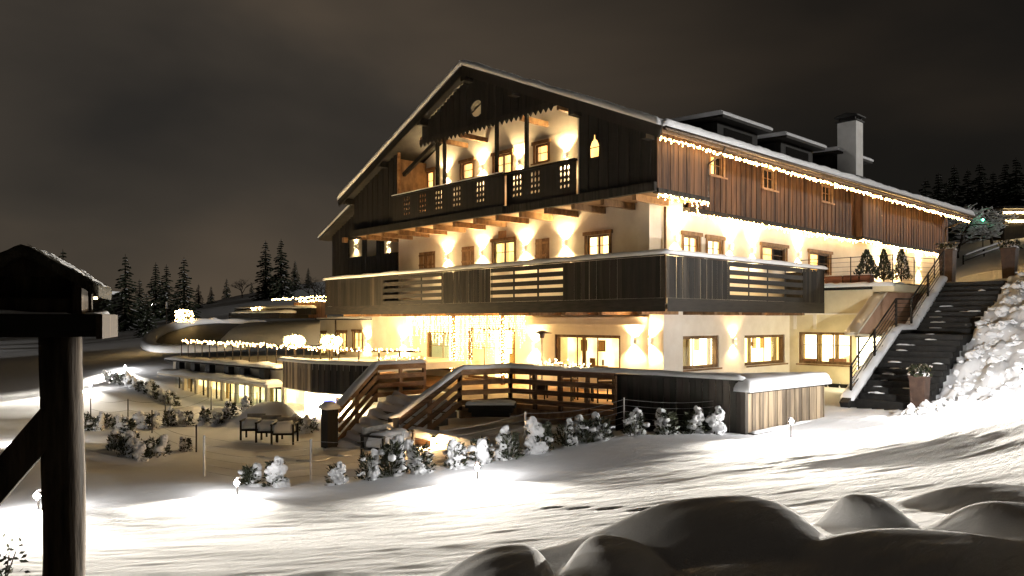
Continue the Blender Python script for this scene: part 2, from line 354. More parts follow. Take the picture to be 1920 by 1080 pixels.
def base_z(x, y):
    P = np.stack([x, y], -1); z = np.empty(len(P))
    for i in range(0, len(P), 20000):
        q = P[i:i+20000]; r2 = ((q[:, None, :] - CP[None, :, :2])**2).sum(-1)
        z[i:i+20000] = phi(r2) @ _sol[:_n] + _sol[_n] + q @ _sol[_n+1:]
    return z
def ground_z(x, y, fine=True):
    x = np.atleast_1d(np.asarray(x, float)); y = np.atleast_1d(np.asarray(y, float)); z = base_z(x, y)
    for px, D, hl, hr, hd, top, hh in MOUNDS:
        cpt = at(px, HYP, D); dx = x - cpt[0]; dy = y - cpt[1]
        u = dx*RT[0] + dy*RT[1]; u = np.where(u < 0, u/hl, u/hr)
        v = (dx*FW[0] + dy*FW[1]) / hd; v = np.where((v < 0) & (D < 9), v*.42, v)
        r2 = u*u + v*v + .35*(u*v)
        mz = top - hh*(1 - np.exp(-.8*r2**1.5)) - .35*np.maximum(r2 - 2.2, 0)
        k = .045 if D < 9 else .15; h = np.clip(.5 + .5*(mz - z)/k, 0, 1); z = z*(1-h) + mz*h + k*h*(1-h)
    for a in FOOT:
        p = at(*a); u = ((x-p[0])*RT[0] + (y-p[1])*RT[1]) / .12; v = ((x-p[0])*FW[0] + (y-p[1])*FW[1]) / .07
        z -= .07*np.exp(-(u*u + v*v)**2)
    if fine:
        D = (x-CAM[0])*FW[0] + (y-CAM[1])*FW[1]
        near = np.clip((60 - D)/40, 0, 1)
        bank = np.exp(-((np.clip(-5.1 - y, 0, 9)/2.4)**2)) * ((x > 3) & (x < 14) & (y < -4.9))
        bank = np.maximum(bank, .55*np.exp(-(((x-3.4)/1.6)**2 + ((y+5.4)/1.2)**2)))
        mnd = np.exp(-(((x + 4.4)/1.6)**2 + ((y - 11.0)/1.8)**2))
        flat = ((x > -10) & (x < -4) & (y > 3.5) & (y < 16))
        for i in range(len(x)):
            X, Y = x[i], y[i]
            a = X*RT[0] + Y*RT[1]; b = X*FW[0] + Y*FW[1]
            s = .022*mnoise.noise(V((a*.28, b*.5, 0)))
            if near[i] > 0:
                s += near[i]*((.010*mnoise.noise(V((a*.7 + b*.35, b*2.0 - a*.4, 3)))) + .006*mnoise.noise(V((a*2.2 + b*.8, b*7 - a*1.6, 5))))
            if bank[i] > .02:
                s += bank[i]*(.30*mnoise.noise(V((X*1.7, Y*1.7, 2))) + .26*abs(mnoise.noise(V((X*4.3, Y*4.3, 2)))) + .11*mnoise.noise(V((X*10, Y*10, 9))) + .06*mnoise.noise(V((X*21, Y*21, 4))))
            if mnd[i] > .05: s += 2.5*mnd[i]*(.10*mnoise.noise(V((X*1.6, Y*1.6, 2))) + .06*mnoise.noise(V((X*4, Y*4, 7))))
            z[i] += s*(.35 if flat[i] else 1)
    # cut out what is built into the slope
    ins = (x > STAIR[0]-.1) & (x < STAIR[1]) & (y > STAIR[2]-.05) & (y < STAIR[3]+.3)
    z = np.where(ins, np.minimum(z, stair_z(x) - .30), z)
    z = np.where((x > 2.1) & (x < 28) & (y > 1.7) & (y < 17.5), np.minimum(z, -3), z)
    z = np.where((x > 10.2) & (x < 28) & (y > -2.6) & (y < 2), np.minimum(z, .6), z)
    z = np.where((x > 5) & (x < 10.1) & (y > -2.75) & (y < 2), np.minimum(z, -2.46), z)
    z = np.where((x > -4.6) & (x < 5) & (y > 3) & (y < 17.5), np.minimum(z, -2.62), z)
    z = np.where((x > -3.0) & (x < 2.5) & (y > -2.6) & (y < 4), np.minimum(z, -2.62), z)
    z = np.where((x > -6.6) & (x < -4.4) & (y > 3.6) & (y < 6.9), np.minimum(z, -2.62 + (x + 4.4)*.52), z)
    return z
def gz(x, y): return float(ground_z([x], [y], False)[0])
def build_ground():
    az = np.concatenate([np.linspace(-180, -46, 46), np.linspace(-44, 44, 470), np.linspace(46, 180, 46)[:-1]])
    rr = np.concatenate([[.01, .6, 1.2, 1.8], np.geomspace(2.4, 50, 520), np.geomspace(53, 900, 60)])
    A, Rr = np.meshgrid(np.radians(az), rr)
    dx = RT[None, None, :2] * np.sin(A)[..., None] + FW[None, None, :2] * np.cos(A)[..., None]
    X = CAM[0] + dx[..., 0]*Rr; Y = CAM[1] + dx[..., 1]*Rr
    Z = ground_z(X.ravel(), Y.ravel())
    verts = np.stack([X.ravel(), Y.ravel(), Z], -1); nr, na = X.shape
    i = np.arange(nr-1)[:, None]*na + np.arange(na)[None, :]; j = np.arange(nr-1)[:, None]*na + ((np.arange(na)+1) % na)[None, :]
    faces = np.stack([i, i+na, j+na, j], -1).reshape(-1, 4)
    me = bpy.data.meshes.new('snow_ground'); me.vertices.add(len(verts)); me.vertices.foreach_set('co', verts.ravel())
    me.loops.add(faces.size); me.loops.foreach_set('vertex_index', faces.ravel())
    me.polygons.add(len(faces)); me.polygons.foreach_set('loop_start', np.arange(0, faces.size, 4)); me.polygons.foreach_set('loop_total', np.full(len(faces), 4))
    me.update(); me.validate(); me.polygons.foreach_set('use_smooth', [True]*len(faces)); me.materials.append(M['snow_field'])
    o = bpy.data.objects.new('snow_ground', me); LINK(o)
    bm = bmesh.new(); bm.from_mesh(me); bmesh.ops.recalc_face_normals(bm, faces=bm.faces)
    bm.to_mesh(me); bm.free()
    nn = np.empty(len(me.polygons)*3); me.polygons.foreach_get('normal', nn)
    if nn[2::3].sum() < 0: me.flip_normals()
    tag(o, 'snow covered ground sloping from the camera to the garden and hills', None, kind='structure')
build_ground()

# ------------------------------------------------------------------ the chalet
chalet = root('chalet', 'large alpine chalet hotel with dark timber gable and white lit walls', 'hotel', (2, 2, -2.5))
WX, WY = 1.9, 1.5            # wall planes: gable front and long side
UX, UY = .4, 1.3             # timber planes of the top storey

def rect(plane, val, px0, py0, px1, py1):
    f = onx if plane == 'x' else ony; k = 1 if plane == 'x' else 0
    pm, ym = (px0+px1)/2, (py0+py1)/2
    h = sorted((f(px0, ym, val)[k], f(px1, ym, val)[k])); z = sorted((f(pm, py0, val)[2], f(pm, py1, val)[2]))
    return h[0], h[1], z[0], z[1]
def P(plane, val, h, z, d=0.0):
    """point on a wall plane, d metres out from it"""
    return (val - d, h, z) if plane == 'x' else (h, val - d, z)
def wall(name, plane, val, h0, h1, z0, z1, holes, mat, parent, depth=.28):
    hs = sorted({h0, h1, *[q for r in holes for q in r[:2]]}); zs = sorted({z0, z1, *[q for r in holes for q in r[2:4]]})
    hs = [q for q in hs if h0 <= q <= h1]; zs = [q for q in zs if z0 <= q <= z1]
    b = MB()
    for i in range(len(hs)-1):
        for j in range(len(zs)-1):
            hm, zm = (hs[i]+hs[i+1])/2, (zs[j]+zs[j+1])/2
            if any(r[0] < hm < r[1] and r[2] < zm < r[3] for r in holes): continue
            b.add([P(plane, val, hs[i], zs[j]), P(plane, val, hs[i+1], zs[j]), P(plane, val, hs[i+1], zs[j+1]), P(plane, val, hs[i], zs[j+1])], [(0, 1, 2, 3)])
    for r in holes:
        a = [(r[0], r[2]), (r[1], r[2]), (r[1], r[3]), (r[0], r[3])]
        for k in range(4):
            (ha, za), (hb, zb) = a[k], a[(k+1) % 4]
            b.add([P(plane, val, ha, za), P(plane, val, hb, zb), P(plane, val, hb, zb, -depth), P(plane, val, ha, za, -depth)], [(0, 1, 2, 3)])
    return b.build(name, mat, parent)
def pbox(b, plane, val, h0, h1, z0, z1, d0, d1): b.box(P(plane, val, h0, z0, d0), P(plane, val, h1, z1, d1))

def window(plane, val, r, style, parent, frame='wood_beam'):
    h0, h1, z0, z1 = r; wd = sub('window', parent); W_, H_ = h1-h0, z1-z0
    def bx(nm, a0, a1, b0, b1, d0, d1, mat): return box(nm, P(plane, val, a0, b0, d0), P(plane, val, a1, b1, d1), mat, wd)
    t = .07 if W_ < 2 else .10
    fr = MB()
    pbox(fr, plane, val, h0+.002, h0+t, z0+.002, z1-.002, -.14, -.02); pbox(fr, plane, val, h1-t, h1-.002, z0+.002, z1-.002, -.14, -.02)
    pbox(fr, plane, val, h0+t, h1-t, z1-t, z1-.002, -.14, -.02); pbox(fr, plane, val, h0+t, h1-t, z0+.002, z0+t, -.14, -.02)
    fr.build('frame', frame, wd)
    if style not in ('big', 'shut'):
        e = .09                               # timber surround on the wall face
        sr = MB()
        pbox(sr, plane, val, h0-e, h0, z0, z1, 0.002, .045); pbox(sr, plane, val, h1, h1+e, z0, z1, 0.002, .045)
        pbox(sr, plane, val, h0-e-.05, h1+e+.05, z1, z1+.12, .002, .08)
        sr.build('surround', frame, wd)
        bx('sill', h0-e-.04, h1+e+.04, z0-.06, z0-.002, .003, .12, frame)
    a0, a1, b0, b1 = h0+t, h1-t, z0+t, z1-t; m_ = (a0+a1)/2
    if style == 'shut':
        n_ = max(3, int(W_/.16))
        for i in range(n_):
            q0 = h0+.01+(W_-.02)*i/n_; q1 = h0+.01+(W_-.02)*(i+1)/n_-.008
            bx('shutter_board', q0, q1, z0+.01, z1-.01, -.015, .02 + .004*(i % 2), 'wood_beam')
        bx('shutter_batten', h0+.02, h1-.02, z0+H_*.2, z0+H_*.2+.08, .026, .045, 'wood_beam'); bx('shutter_batten', h0+.02, h1-.02, z0+H_*.75, z0+H_*.75+.08, .026, .045, 'wood_beam')
        return
    pm = {'amber': 'pane_amber', 'cream': 'pane_cream', 'green': 'pane_green', 'dark': 'pane_dark', 'half': 'pane_amber'}.get(style, 'pane_cream')
    if style in ('amber', 'cream', 'green', 'dark', 'half'):
        mid = W_ > .75
        cols = [(a0, m_-.03), (m_+.03, a1)] if mid else [(a0, a1)]
        for k, (q0, q1) in enumerate(cols):
            zz = b0 + (b1-b0)*.55
            mt = 'pane_dark' if (style == 'half' and k == (1 if plane == 'y' else 0)) else pm
            bx('pane', q0, q1, b0, zz-.012, -.10, -.085, mt); bx('pane', q0, q1, zz+.012, b1, -.10, -.085, mt)
            if mt != 'pane_dark':
                cw = (q1-q0)*(.22 + .16*rng.random()); kk = (k == 0) == (plane == 'y')
                bx('curtain', q0 if kk else q1-cw, q0+cw if kk else q1, b0, b1, -.084, -.078, 'curtain_glow')
            bx('glazing_bar', q0, q1, zz-.012, zz+.012, -.11, -.06, frame)
        if mid: bx('mullion', m_-.03, m_+.03, b0, b1, -.12, -.04, frame)
def big_window(plane, val, r, room, parent, bays, frame='wood_beam', curtains=(), depth=1.6, bars=True):
    """a wide lit window: glass, mullions, curtains and a lit room behind"""
    h0, h1, z0, z1 = r; wd = sub('window', parent)
    def bx(nm, a0, a1, b0, b1, d0, d1, mat): return box(nm, P(plane, val, a0, b0, d0), P(plane, val, a1, b1, d1), mat, wd)
    t = .10; fr = MB()
    for q in ((h0+.002, h0+t, z0+.002, z1-.002), (h1-t, h1-.002, z0+.002, z1-.002), (h0+t, h1-t, z1-t, z1-.002), (h0+t, h1-t, z0+.002, z0+t)):
        pbox(fr, plane, val, *q, -.2, -.05)
    fr.build('frame', frame, wd)
    bx('sill', h0-.05, h1+.05, z0-.06, z0-.002, .003, .10, frame)
    n_ = bays; a0, a1, b0, b1 = h0+t, h1-t, z0+t, z1-t
    for i in range(n_):
        q0 = a0 + (a1-a0)*i/n_ + (.03 if i else 0); q1 = a0 + (a1-a0)*(i+1)/n_ - (.03 if i < n_-1 else 0)
        bx('pane', q0, q1, b0, b1, -.13, -.12, 'glass')
        if i: bx('mullion', q0-.06, q0, b0, b1, -.18, -.07, frame)
        if bars:
            bx('glazing_bar', q0, q1, b0+(b1-b0)*.62-.012, b0+(b1-b0)*.62+.012, -.15, -.10, frame)
    # room: back wall, ceiling, floor, side walls
    rm = MB(); e_r = .5 if plane == 'x' or h0 > 3 else .1
    rm.add([P(plane, val, h0-e_r, z0-.7, -depth), P(plane, val, h1+.5, z0-.7, -depth), P(plane, val, h1+.5, z1+.3, -depth), P(plane, val, h0-e_r, z1+.3, -depth)], [(0, 1, 2, 3)])
    rm.build('room_wall', room, wd)
    e0 = .5 if plane == 'x' or h0 > 3 else .1
    bx('room_floor', h0-e0, h1+.5, z0-.72, z0-.7, -.3, -depth, 'wood_orange'); bx('room_ceiling', h0-e0, h1+.5, z1+.3, z1+.32, -.3, -depth, 'plaster')
    bx('room_side', h0-e0-.02, h0-e0, z0-.7, z1+.3, -.3, -depth, 'plaster'); bx('room_side', h1+.5, h1+.52, z0-.7, z1+.3, -.3, -depth, 'plaster')
    # furnishings that show against the lit room
    rg_ = np.random.default_rng(int(abs(h0)*97) + 3); W_ = h1 - h0
    for k in range(max(2, int(W_/.7))):
        c0_ = h0 + W_*(k + .25 + .5*rg_.random())/max(2, int(W_/.7)); kind_ = (k + int(rg_.random()*2)) % 3
        if kind_ == 0:
            bx('picture_frame', c0_ - .16, c0_ + .16, z0 + .55, z0 + .95, -depth + .02, -depth + .05, 'wood_beam'); bx('picture', c0_ - .12, c0_ + .12, z0 + .59, z0 + .91, -depth + .051, -depth + .055, 'curtain_cloth')
        elif kind_ == 1:
            bx('lamp_cord', c0_ - .006, c0_ + .006, z1 - .25, z1 + .3, -depth*.6, -depth*.6 + .012, 'black'); bx('lamp_shade', c0_ - .11, c0_ + .11, z1 - .40, z1 - .25, -depth*.6 - .10, -depth*.6 + .11, 'terracotta')
        else:
            bx('table_top', c0_ - .32, c0_ + .32, z0 + .06, z0 + .10, -depth*.75, -depth*.45, 'wood_orange'); bx('vase', c0_ - .04, c0_ + .05, z0 + .101, z0 + .30, -depth*.62, -depth*.55, 'planter'); bx('chair_back', c0_ + .36, c0_ + .62, z0 - .2, z0 + .34, -depth*.6, -depth*.56, 'wood_beam')
    for (q0, q1) in curtains:
        c0 = h0 + (h1-h0)*q0; c1 = h0 + (h1-h0)*q1; k = max(8, int((c1-c0)/.03)); vs_ = []; fs_ = []
        for i in range(k+1):
            hh = c0 + (c1-c0)*i/k; dd = -.34 + .035*math.sin(i*1.15)
            vs_ += [P(plane, val, hh, z0-.3, dd), P(plane, val, hh, z1+.1, dd)]
            if i: fs_.append((2*i-2, 2*i, 2*i+1, 2*i-1))
        mk('curtain', vs_, fs_, 'curtain_cloth', wd, True)
    return wd

# window rectangles measured on their walls
F1 = [(rect('x', WX, 786, 472, 816, 505), 'shut'), (rect('x', WX, 866, 462, 889, 500), 'shut'), (rect('x', WX, 926, 452, 965, 497), 'green'),
      (rect('x', WX, 1004, 447, 1030, 490), 'shut'), (rect('x', WX, 1101, 440, 1143, 484), 'cream')]
F2 = [(rect('x', WX, 787, 322, 813, 362), 'amber'), (rect('x', WX, 866, 304, 887, 336), 'amber'), (rect('x', WX, 927, 289, 959, 330), 'amber'), (rect('x', WX, 1004, 270, 1028, 305), 'amber')]
FG = [rect('x', WX, 1040, 628, 1163, 692), rect('x', WX, 800, 622, 858, 690), rect('x', WX, 876, 614, 966, 712)]
S1 = [(rect('y', WY, 1281, 442, 1310, 482), 'cream'), (rect('y', WY, 1326, 449, 1354, 486), 'cream'), (rect('y', WY, 1428, 463, 1473, 496), 'half'), (rect('y', WY, 1517, 475, 1556, 515), 'half')]
SG = [rect('y', WY, 1252, 630, 1348, 692), rect('y', WY, 1396, 628, 1472, 683)]
# storey walls
ch_w = wall('wall', 'x', WX, WY, 15.85, .2, 4.0, [q[0] for q in F1], 'plaster', chalet)
wall('wall', 'x', WX, WY, 18.05, -4.2, .2, FG, 'plaster', chalet)
wall('wall', 'y', WY, WX, 27.0, .2, 4.0, [q[0] for q in S1], 'plaster', chalet)
wall('wall', 'y', WY, WX, 10.05, -4.2, .2, SG, 'plaster', chalet)
gable = lambda y, o=0: 9.12 + o - abs(y - 8.95)*.4375      # underside of the roof
b = MB()
b.add([(WX, 3.3, 4.0), (WX, 14.4, 4.0), (WX, 14.4, gable(14.4)-.1), (WX, 8.95, gable(8.95)-.1), (WX, 3.3, gable(3.3)-.1)], [(0, 1, 2, 3, 4)])
up_wall = wall('wall', 'x', WX, 3.3, 14.4, 4.0, 6.6, [q[0] for q in F2], 'plaster', chalet)
b = MB(); b.add([(WX, 3.3, 6.6), (WX, 14.3, 6.6), (WX, 8.95, gable(8.95)-.1), (WX, 3.3, gable(3.3)-.1)], [(0, 1, 2, 3)]); b.build('wall', 'plaster', chalet)
# plain bodies behind (back, left side)
box('wall', (26.9, 1.6, -4), (27.1, 17.1, 6.0), 'plaster', chalet)
box('wall', (2.3, 17.0, -4), (27, 17.1, 5.4), 'plaster', chalet)
box('floor', (2.3, 1.9, 3.7), (26.8, 17, 3.9), 'wood_dark', chalet)
box('floor', (2.3, 1.9, .15), (26.8, 17, .3), 'wood_dark', chalet)
for r_, s_ in F1 + F2: window('x', WX, r_, s_, chalet)
for r_, s_ in S1: window('y', WY, r_, s_, chalet)
big_window('x', WX, FG[0], 'room_amber', chalet, 3, curtains=((.0, .10), (.60, .66)), depth=1.2, bars=False)
big_window('x', WX, FG[1], 'room_green', chalet, 2)
big_window('x', WX, FG[2], 'room_bright', chalet, 3, curtains=((.1, .2),))
big_window('y', WY, SG[0], 'room_white', chalet, 2, curtains=((.40, .58), (.93, 1.0)), bars=False, depth=.8)
big_window('y', WY, SG[1], 'room_bright', chalet, 2, curtains=((.26, .36), (.85, .98)), bars=False, depth=.8)
r_ = rect('x', WX, 936, 433, 951, 446); box('vent', P('x', WX, r_[0], r_[2], .0), P('x', WX, r_[1], r_[3], .05), 'wood_beam', chalet)
# corner pier under the balcony and on the first floor
box('pier', (1.2, .95, -2.5), (WX+.3, 1.48, .3), 'plaster', chalet)
box('pier', (1.25, 1.503, .6), (WX+.2, 1.95, 4.3), 'plaster', chalet)
box('ceiling_cornice', (1.45, 1.6, -.15), (WX-.003, 7.3, .10), 'plaster', chalet)

# ---- upper timber storey, side
cl = sub('side_cladding', chalet)
S2 = [(rect('y', UY, 1331, 291, 1355, 331), 'half'), (rect('y', UY, 1430, 316, 1452, 356), 'dark'), (rect('y', UY, 1541, 347, 1558, 380), 'dark'), (rect('y', UY, 1638, 369, 1648, 402), 'dark')]
x = 3.05; i = 0
ZB = 3.58
eave_u = 5.42
while x < 26.9:
    wd_ = .14 + .05*rng.random(); x1 = min(x + wd_, 26.95); d_ = UY - (.02 if i % 2 else 0) - .008*rng.random()
    if 13.3 < x < 17.3: d_ -= .0
    segs = [(ZB, eave_u + .5)]
    for (h0, h1, z0, z1), _ in S2:
        if x < h1 + .0 and x1 > h0 - .0:
            segs = [(ZB, z0 - .0), (z1 + .0, eave_u + .5)]
    for a_, b_ in segs:
        if b_ - a_ > .03: box('plank', (x, d_, a_), (x1 - .008, d_ + .04, b_), 'wood_side', cl)
    x = x1; i += 1
box('backing', (3.0, UY + .16, 3.6), (26.9, UY + .20, 5.9), 'black', chalet)
for r_, s_ in S2: window('y', UY, r_, s_, chalet, frame='wood_orange')
box('sill_beam', (3.0, UY - .06, ZB - .16), (26.95, UY + .3, ZB - .003), 'wood_dark', chalet)
# bay on the side, slightly proud
bay = sub('bay', chalet)
for k in range(10):
    a_ = 15.35 + k*.19; box('plank', (a_, .95 - .012*(k % 2), 3.55), (a_ + .182, .985, 5.45), 'wood_side', bay)
box('side_panel', (15.33, .99, 3.55), (15.37, UY - .03, 5.45), 'wood_side', bay); box('side_panel', (17.2, .99, 3.55), (17.24, UY - .03, 5.45), 'wood_side', bay)
box('base_beam', (15.3, .93, 3.40), (17.27, UY - .07, 3.545), 'wood_dark', bay)
box('end_wall', (26.6, UY + .05, 3.6), (26.64, 17, 6.0), 'wood_side', chalet)
# corner box that wraps the front balcony round the side
cbx = sub('corner_box', chalet)
x = UX
for k in range(13):
    box('plank', (UX + .01 + k*.203, .58 - .014*(k % 2), 3.80), (UX + .01 + k*.203 + .197, .62, 5.55), 'wood_side', cbx)
box('side_panel', (3.02, .63, 3.80), (3.06, UY + .1, 5.5), 'wood_side', cbx)
box('base_beam', (UX + .02, .55, 3.66), (3.08, .75, 3.797), 'wood_grey', cbx); box('soffit', (UX + .05, .76, 3.72), (3.05, UY + .2, 3.76), 'wood_beam', cbx)

# ---- front gable: dark timber with the open loggia
gb = MB(); y = .60; i = 0
LOG0, LOG1 = 3.70, 13.75            # loggia opening along y
ztop = lambda yy: gable(yy) - .06
vz = 6.95                            # bottom of the valance
while y < 17.15:
    y1 = min(y + .2, 17.15); d_ = UX - .012*(i % 2); ym = (y+y1)/2
    if LOG0 < ym < LOG1:
        zlow = max(vz + .05, 0) if ym < 12.0 else 9
        if zlow < min(ztop(y), ztop(y1)):
            if not (8.35 < ym < 8.95): gb.box((d_, y, zlow), (d_ + .05, y1 - .006, min(ztop(y), ztop(y1))))
    else:
        gb.box((d_, y, 3.85), (d_ + .05, y1 - .006, min(ztop(y), ztop(y1))))
    y = y1; i += 1
gb.build('gable_cladding', 'wood_dark', chalet, kind='stuff')
# pierced board with the rounded opening in the gable
def pierced(name, plane, val, h0, h1, z0, z1, holes, mat, parent, th=.045):
    """a board with rounded openings: each opening sits in a cell of its own"""
    b = MB(); cells = []
    for (hc, zc, rh, rz, ch_, cz) in holes: cells.append((hc-ch_, hc+ch_, zc-cz, zc+cz))
    hs = sorted({h0, h1, *[q for r in cells for q in r[:2]]}); zs = sorted({z0, z1, *[q for r in cells for q in r[2:]]})
    for i in range(len(hs)-1):
        for j in range(len(zs)-1):
            hm, zm = (hs[i]+hs[i+1])/2, (zs[j]+zs[j+1])/2
            if any(r[0] < hm < r[1] and r[2] < zm < r[3] for r in cells): continue
            for d in (0, -th):
                b.add([P(plane, val, hs[i], zs[j], d), P(plane, val, hs[i+1], zs[j], d), P(plane, val, hs[i+1], zs[j+1], d), P(plane, val, hs[i], zs[j+1], d)], [(0, 1, 2, 3)])
    for (hc, zc, rh, rz, ch_, cz) in holes:
        N = 12; inn = []; out = []
        for k in range(N):
            t = 2*math.pi*(k+.5)/N; cx, sz = math.cos(t), math.sin(t)
            inn.append((hc + rh*cx, zc + rz*sz)); s = 1/max(abs(cx), abs(sz)); out.append((hc + ch_*cx*s, zc + cz*sz*s))
        for d in (0, -th):
            v_ = [P(plane, val, *q, d) for q in inn] + [P(plane, val, *q, d) for q in out]
            b.add(v_, [(k, (k+1) % N, N + (k+1) % N, N + k) for k in range(N)])
            # corner triangles
            for sx in (-1, 1):
                for sy in (-1, 1):
                    near = sorted(range(N), key=lambda k: (out[k][0]-hc-sx*ch_)**2 + (out[k][1]-zc-sy*cz)**2)[:2]
                    b.add([P(plane, val, hc+sx*ch_, zc+sy*cz, d), P(plane, val, *out[near[0]], d), P(plane, val, *out[near[1]], d)], [(0, 1, 2)])
        v_ = [P(plane, val, *q, 0) for q in inn] + [P(plane, val, *q, -th) for q in inn]
        b.add(v_, [(k, (k+1) % N, N + (k+1) % N, N + k) for k in range(N)])
    return b.build(name, mat, parent)
pierced('gable_board', 'x', UX + .001, 8.15, 9.15, vz + .05, 8.9, [(8.62, 7.72, .36, .30, .45, .42)], 'wood_dark', chalet)
# serrated valance
b = MB(); y = LOG0 + 1.0
while y < 12.0:
    b.add([(UX - .03, y, vz + .22), (UX - .03, y + .24, vz + .22), (UX - .03, y + .24, vz + .06), (UX - .03, y + .12, vz - .10), (UX - .03, y, vz + .06),
           (UX + .0, y, vz + .22), (UX + .0, y + .24, vz + .22), (UX + .0, y + .24, vz + .06), (UX + .0, y + .12, vz - .10), (UX + .0, y, vz + .06)],
          [(0, 1, 2, 3, 4), (9, 8, 7, 6, 5), (0, 5, 6, 1), (1, 6, 7, 2), (2, 7, 8, 3), (3, 8, 9, 4), (4, 9, 5, 0)]); y += .24
b.build('valance', 'wood_dark', chalet)
bar('tie_beam', (UX + .12, 4.8, vz + .25), (UX + .12, 12.2, vz + .25), .16, .2, 'wood_beam', chalet)
for yy in (LOG0 + 1.0, 6.5, 9.8, 11.0):
    bar('loggia_joist', (UX + .2, yy, vz + .05), (WX, yy, vz + .05), .14, .18, 'wood_beam', chalet)
for px_ in (1017 - 30, 931, 833, 820):
    p_ = onx(px_, 290, UX + .02)
    box('loggia_post', (UX - .02, p_[1] - .055, 5.0), (UX + .09, p_[1] + .055, vz + .2 if p_[1] < 12 else gable(p_[1]) - .1), 'wood_dark', chalet)
box('loggia_post', (UX + .0, LOG1 - .1, 3.9), (UX + .1, LOG1, ztop(LOG1) - .02), 'wood_orange', chalet)
box('loggia_side', (UX + .06, LOG0 - .06, 3.9), (WX + .1, LOG0, 7.0), 'plaster', chalet)
box('loggia_side', (UX + .06, LOG1, 3.9), (WX + .2, LOG1 + .05, 6.7), 'wood_beam', chalet)
bar('brace', (UX + .3, 13.7, 6.05), (UX + .3, 11.6, 6.98), .12, .16, 'wood_dark', chalet)
box('loggia_floor', (UX + .06, .7, 3.86), (WX + .4, 17.0, 3.95), 'wood_beam', chalet)
# bell-shaped window in the dark gable
c0 = onx(1117, 271, UX)
bw = sub('bell_window', chalet); pr_ = [(-.19, -.42), (.19, -.42), (.21, -.05), (.13, .12), (.06, .16), (.05, .32), (-.05, .32), (-.06, .16), (-.13, .12), (-.21, -.05)]
mk('pane', [(UX - .035, c0[1] + q[0], c0[2] + q[1]) for q in pr_], [tuple(range(len(pr_)))], 'pane_amber', bw)
bar('glazing_bar', (UX - .05, c0[1] - .2, c0[2] - .1), (UX - .05, c0[1] + .2, c0[2] - .1), .02, .025, 'wood_dark', bw)
b = MB()
for q, r_ in zip(pr_, pr_[1:] + pr_[:1]): b.bar((UX - .045, c0[1] + q[0], c0[2] + q[1]), (UX - .045, c0[1] + r_[0], c0[2] + r_[1]), .05, .04, up=(1, 0, 0))
b.build('frame', 'wood_dark', bw)

# ---- upper balcony, pierced balustrade
ub = sub('pierced_balcony', chalet)
def pgroup(px, py, val):
    p_ = onx(px, py, val); out = []
    for a_ in (-1, 0, 1):
        for b_ in range(4): out.append((p_[1] + a_*.165, 4.90 - b_*.20, .055, .085 if b_ < 2 else .06, .08, .098))
    return out
for k, (a_, b_, val, groups) in enumerate([(3.70, 6.95, UX - .05, (1058, 1003, 969)), (6.95, LOG1 + .05, UX - .18, (900, 856, 822, 792, 762))]):
    hl = [h for g_ in groups for h in pgroup(g_, 350, val) if a_ + .1 < h[0] < b_ - .1]
    pierced('balustrade', 'x', val, a_, b_, 3.98, 5.06, hl, 'wood_dark', ub)
    box('handrail', (val - .06, a_, 5.065), (val + .10, b_, 5.13), 'wood_slat_dark', ub)
    box('base_beam', (val - .07, a_ - (0 if k else 3.1), 3.70), (val + .10, b_ + (3.3 if k else 0), 3.965), 'wood_grey', ub)
snow_cap('snow_ledge', [(UX - .2, 6.95, 5.13), (UX - .2, 13.8, 5.13)], .1, .03, ub, 4)
for yy in np.arange(1.4, 17.0, 1.22): bar('joist', (UX - .02, yy, 3.62), (WX + .1, yy, 3.62), .15, .20, 'wood_beam', chalet)
box('balcony_soffit', (UX + .0, .8, 3.725), (WX - .003, 17.0, 3.765), 'wood_beam', chalet)

# ---- roof
RX0, RX1, EY0, EY1, RY = 0.0, 27.0, .15, 17.76, 8.95
RZ, EZ = 9.28, 5.43
roof = sub('roof', chalet)
def slope(y): return RZ - abs(y - RY)*(RZ - EZ)/(RY - EY0)
t_ = .20
prism('slab', [(EY0, EZ - t_), (EY0, EZ), (RY, RZ), (RY, RZ - t_)], 0, RX0, RX1, 'slate', roof)
prism('slab', [(RY + .002, RZ - t_), (RY + .002, RZ), (EY1, slope(EY1)), (EY1, slope(EY1) - t_)], 0, RX0, RX1, 'slate', roof)
# snow on both slopes
def roof_snow(name, y0, y1, th, x0=RX0 - .06, x1=RX1 + .05):
    nx, ny = 90, 16; vs_ = []; fs_ = []
    for i in range(nx+1):
        for j in range(ny+1):
            u = i/nx; v = j/ny; x = x0 + (x1-x0)*u; yy = y0 + (y1-y0)*v
            edge = min(1, (min(u, 1-u)*(x1-x0))/.08, (min(v, 1.0)*abs(y1-y0))/.12) ** .5
            vs_.append((x, yy, slope(yy) + .004 + th*edge*(1 + .22*mnoise.noise(V((x*.8, yy*.8, 1))) + .1*mnoise.noise(V((x*3, yy*3, 4))))))
    for i in range(nx):
        for j in range(ny): fs_.append((i*(ny+1)+j, (i+1)*(ny+1)+j, (i+1)*(ny+1)+j+1, i*(ny+1)+j+1))
    return mk(name, vs_, fs_, 'snow', roof, True)
roof_snow('roof_snow', EY0 - .05, RY, .17); roof_snow('roof_snow', EY1 + .05, RY + .001, .15)
for sy, ey in ((1, EY0), (-1, EY1)):
    bar('verge_board', (RX0 - .03, ey, slope(ey) - .19), (RX0 - .03, RY, RZ - .19), .05, .30, 'wood_dark', roof, up=(0, 0, 1))
    for k in (.06, .38, .70):
        yy = ey + (RY - ey)*k; bar('purlin', (RX0 - .0, yy + .1, slope(yy) - .36), (2.0, yy + .1, slope(yy) - .36), .20, .24, 'wood_dark', roof)
bar('ridge_purlin', (RX0, RY, RZ - .42), (2, RY, RZ - .42), .22, .28, 'wood_dark', roof)
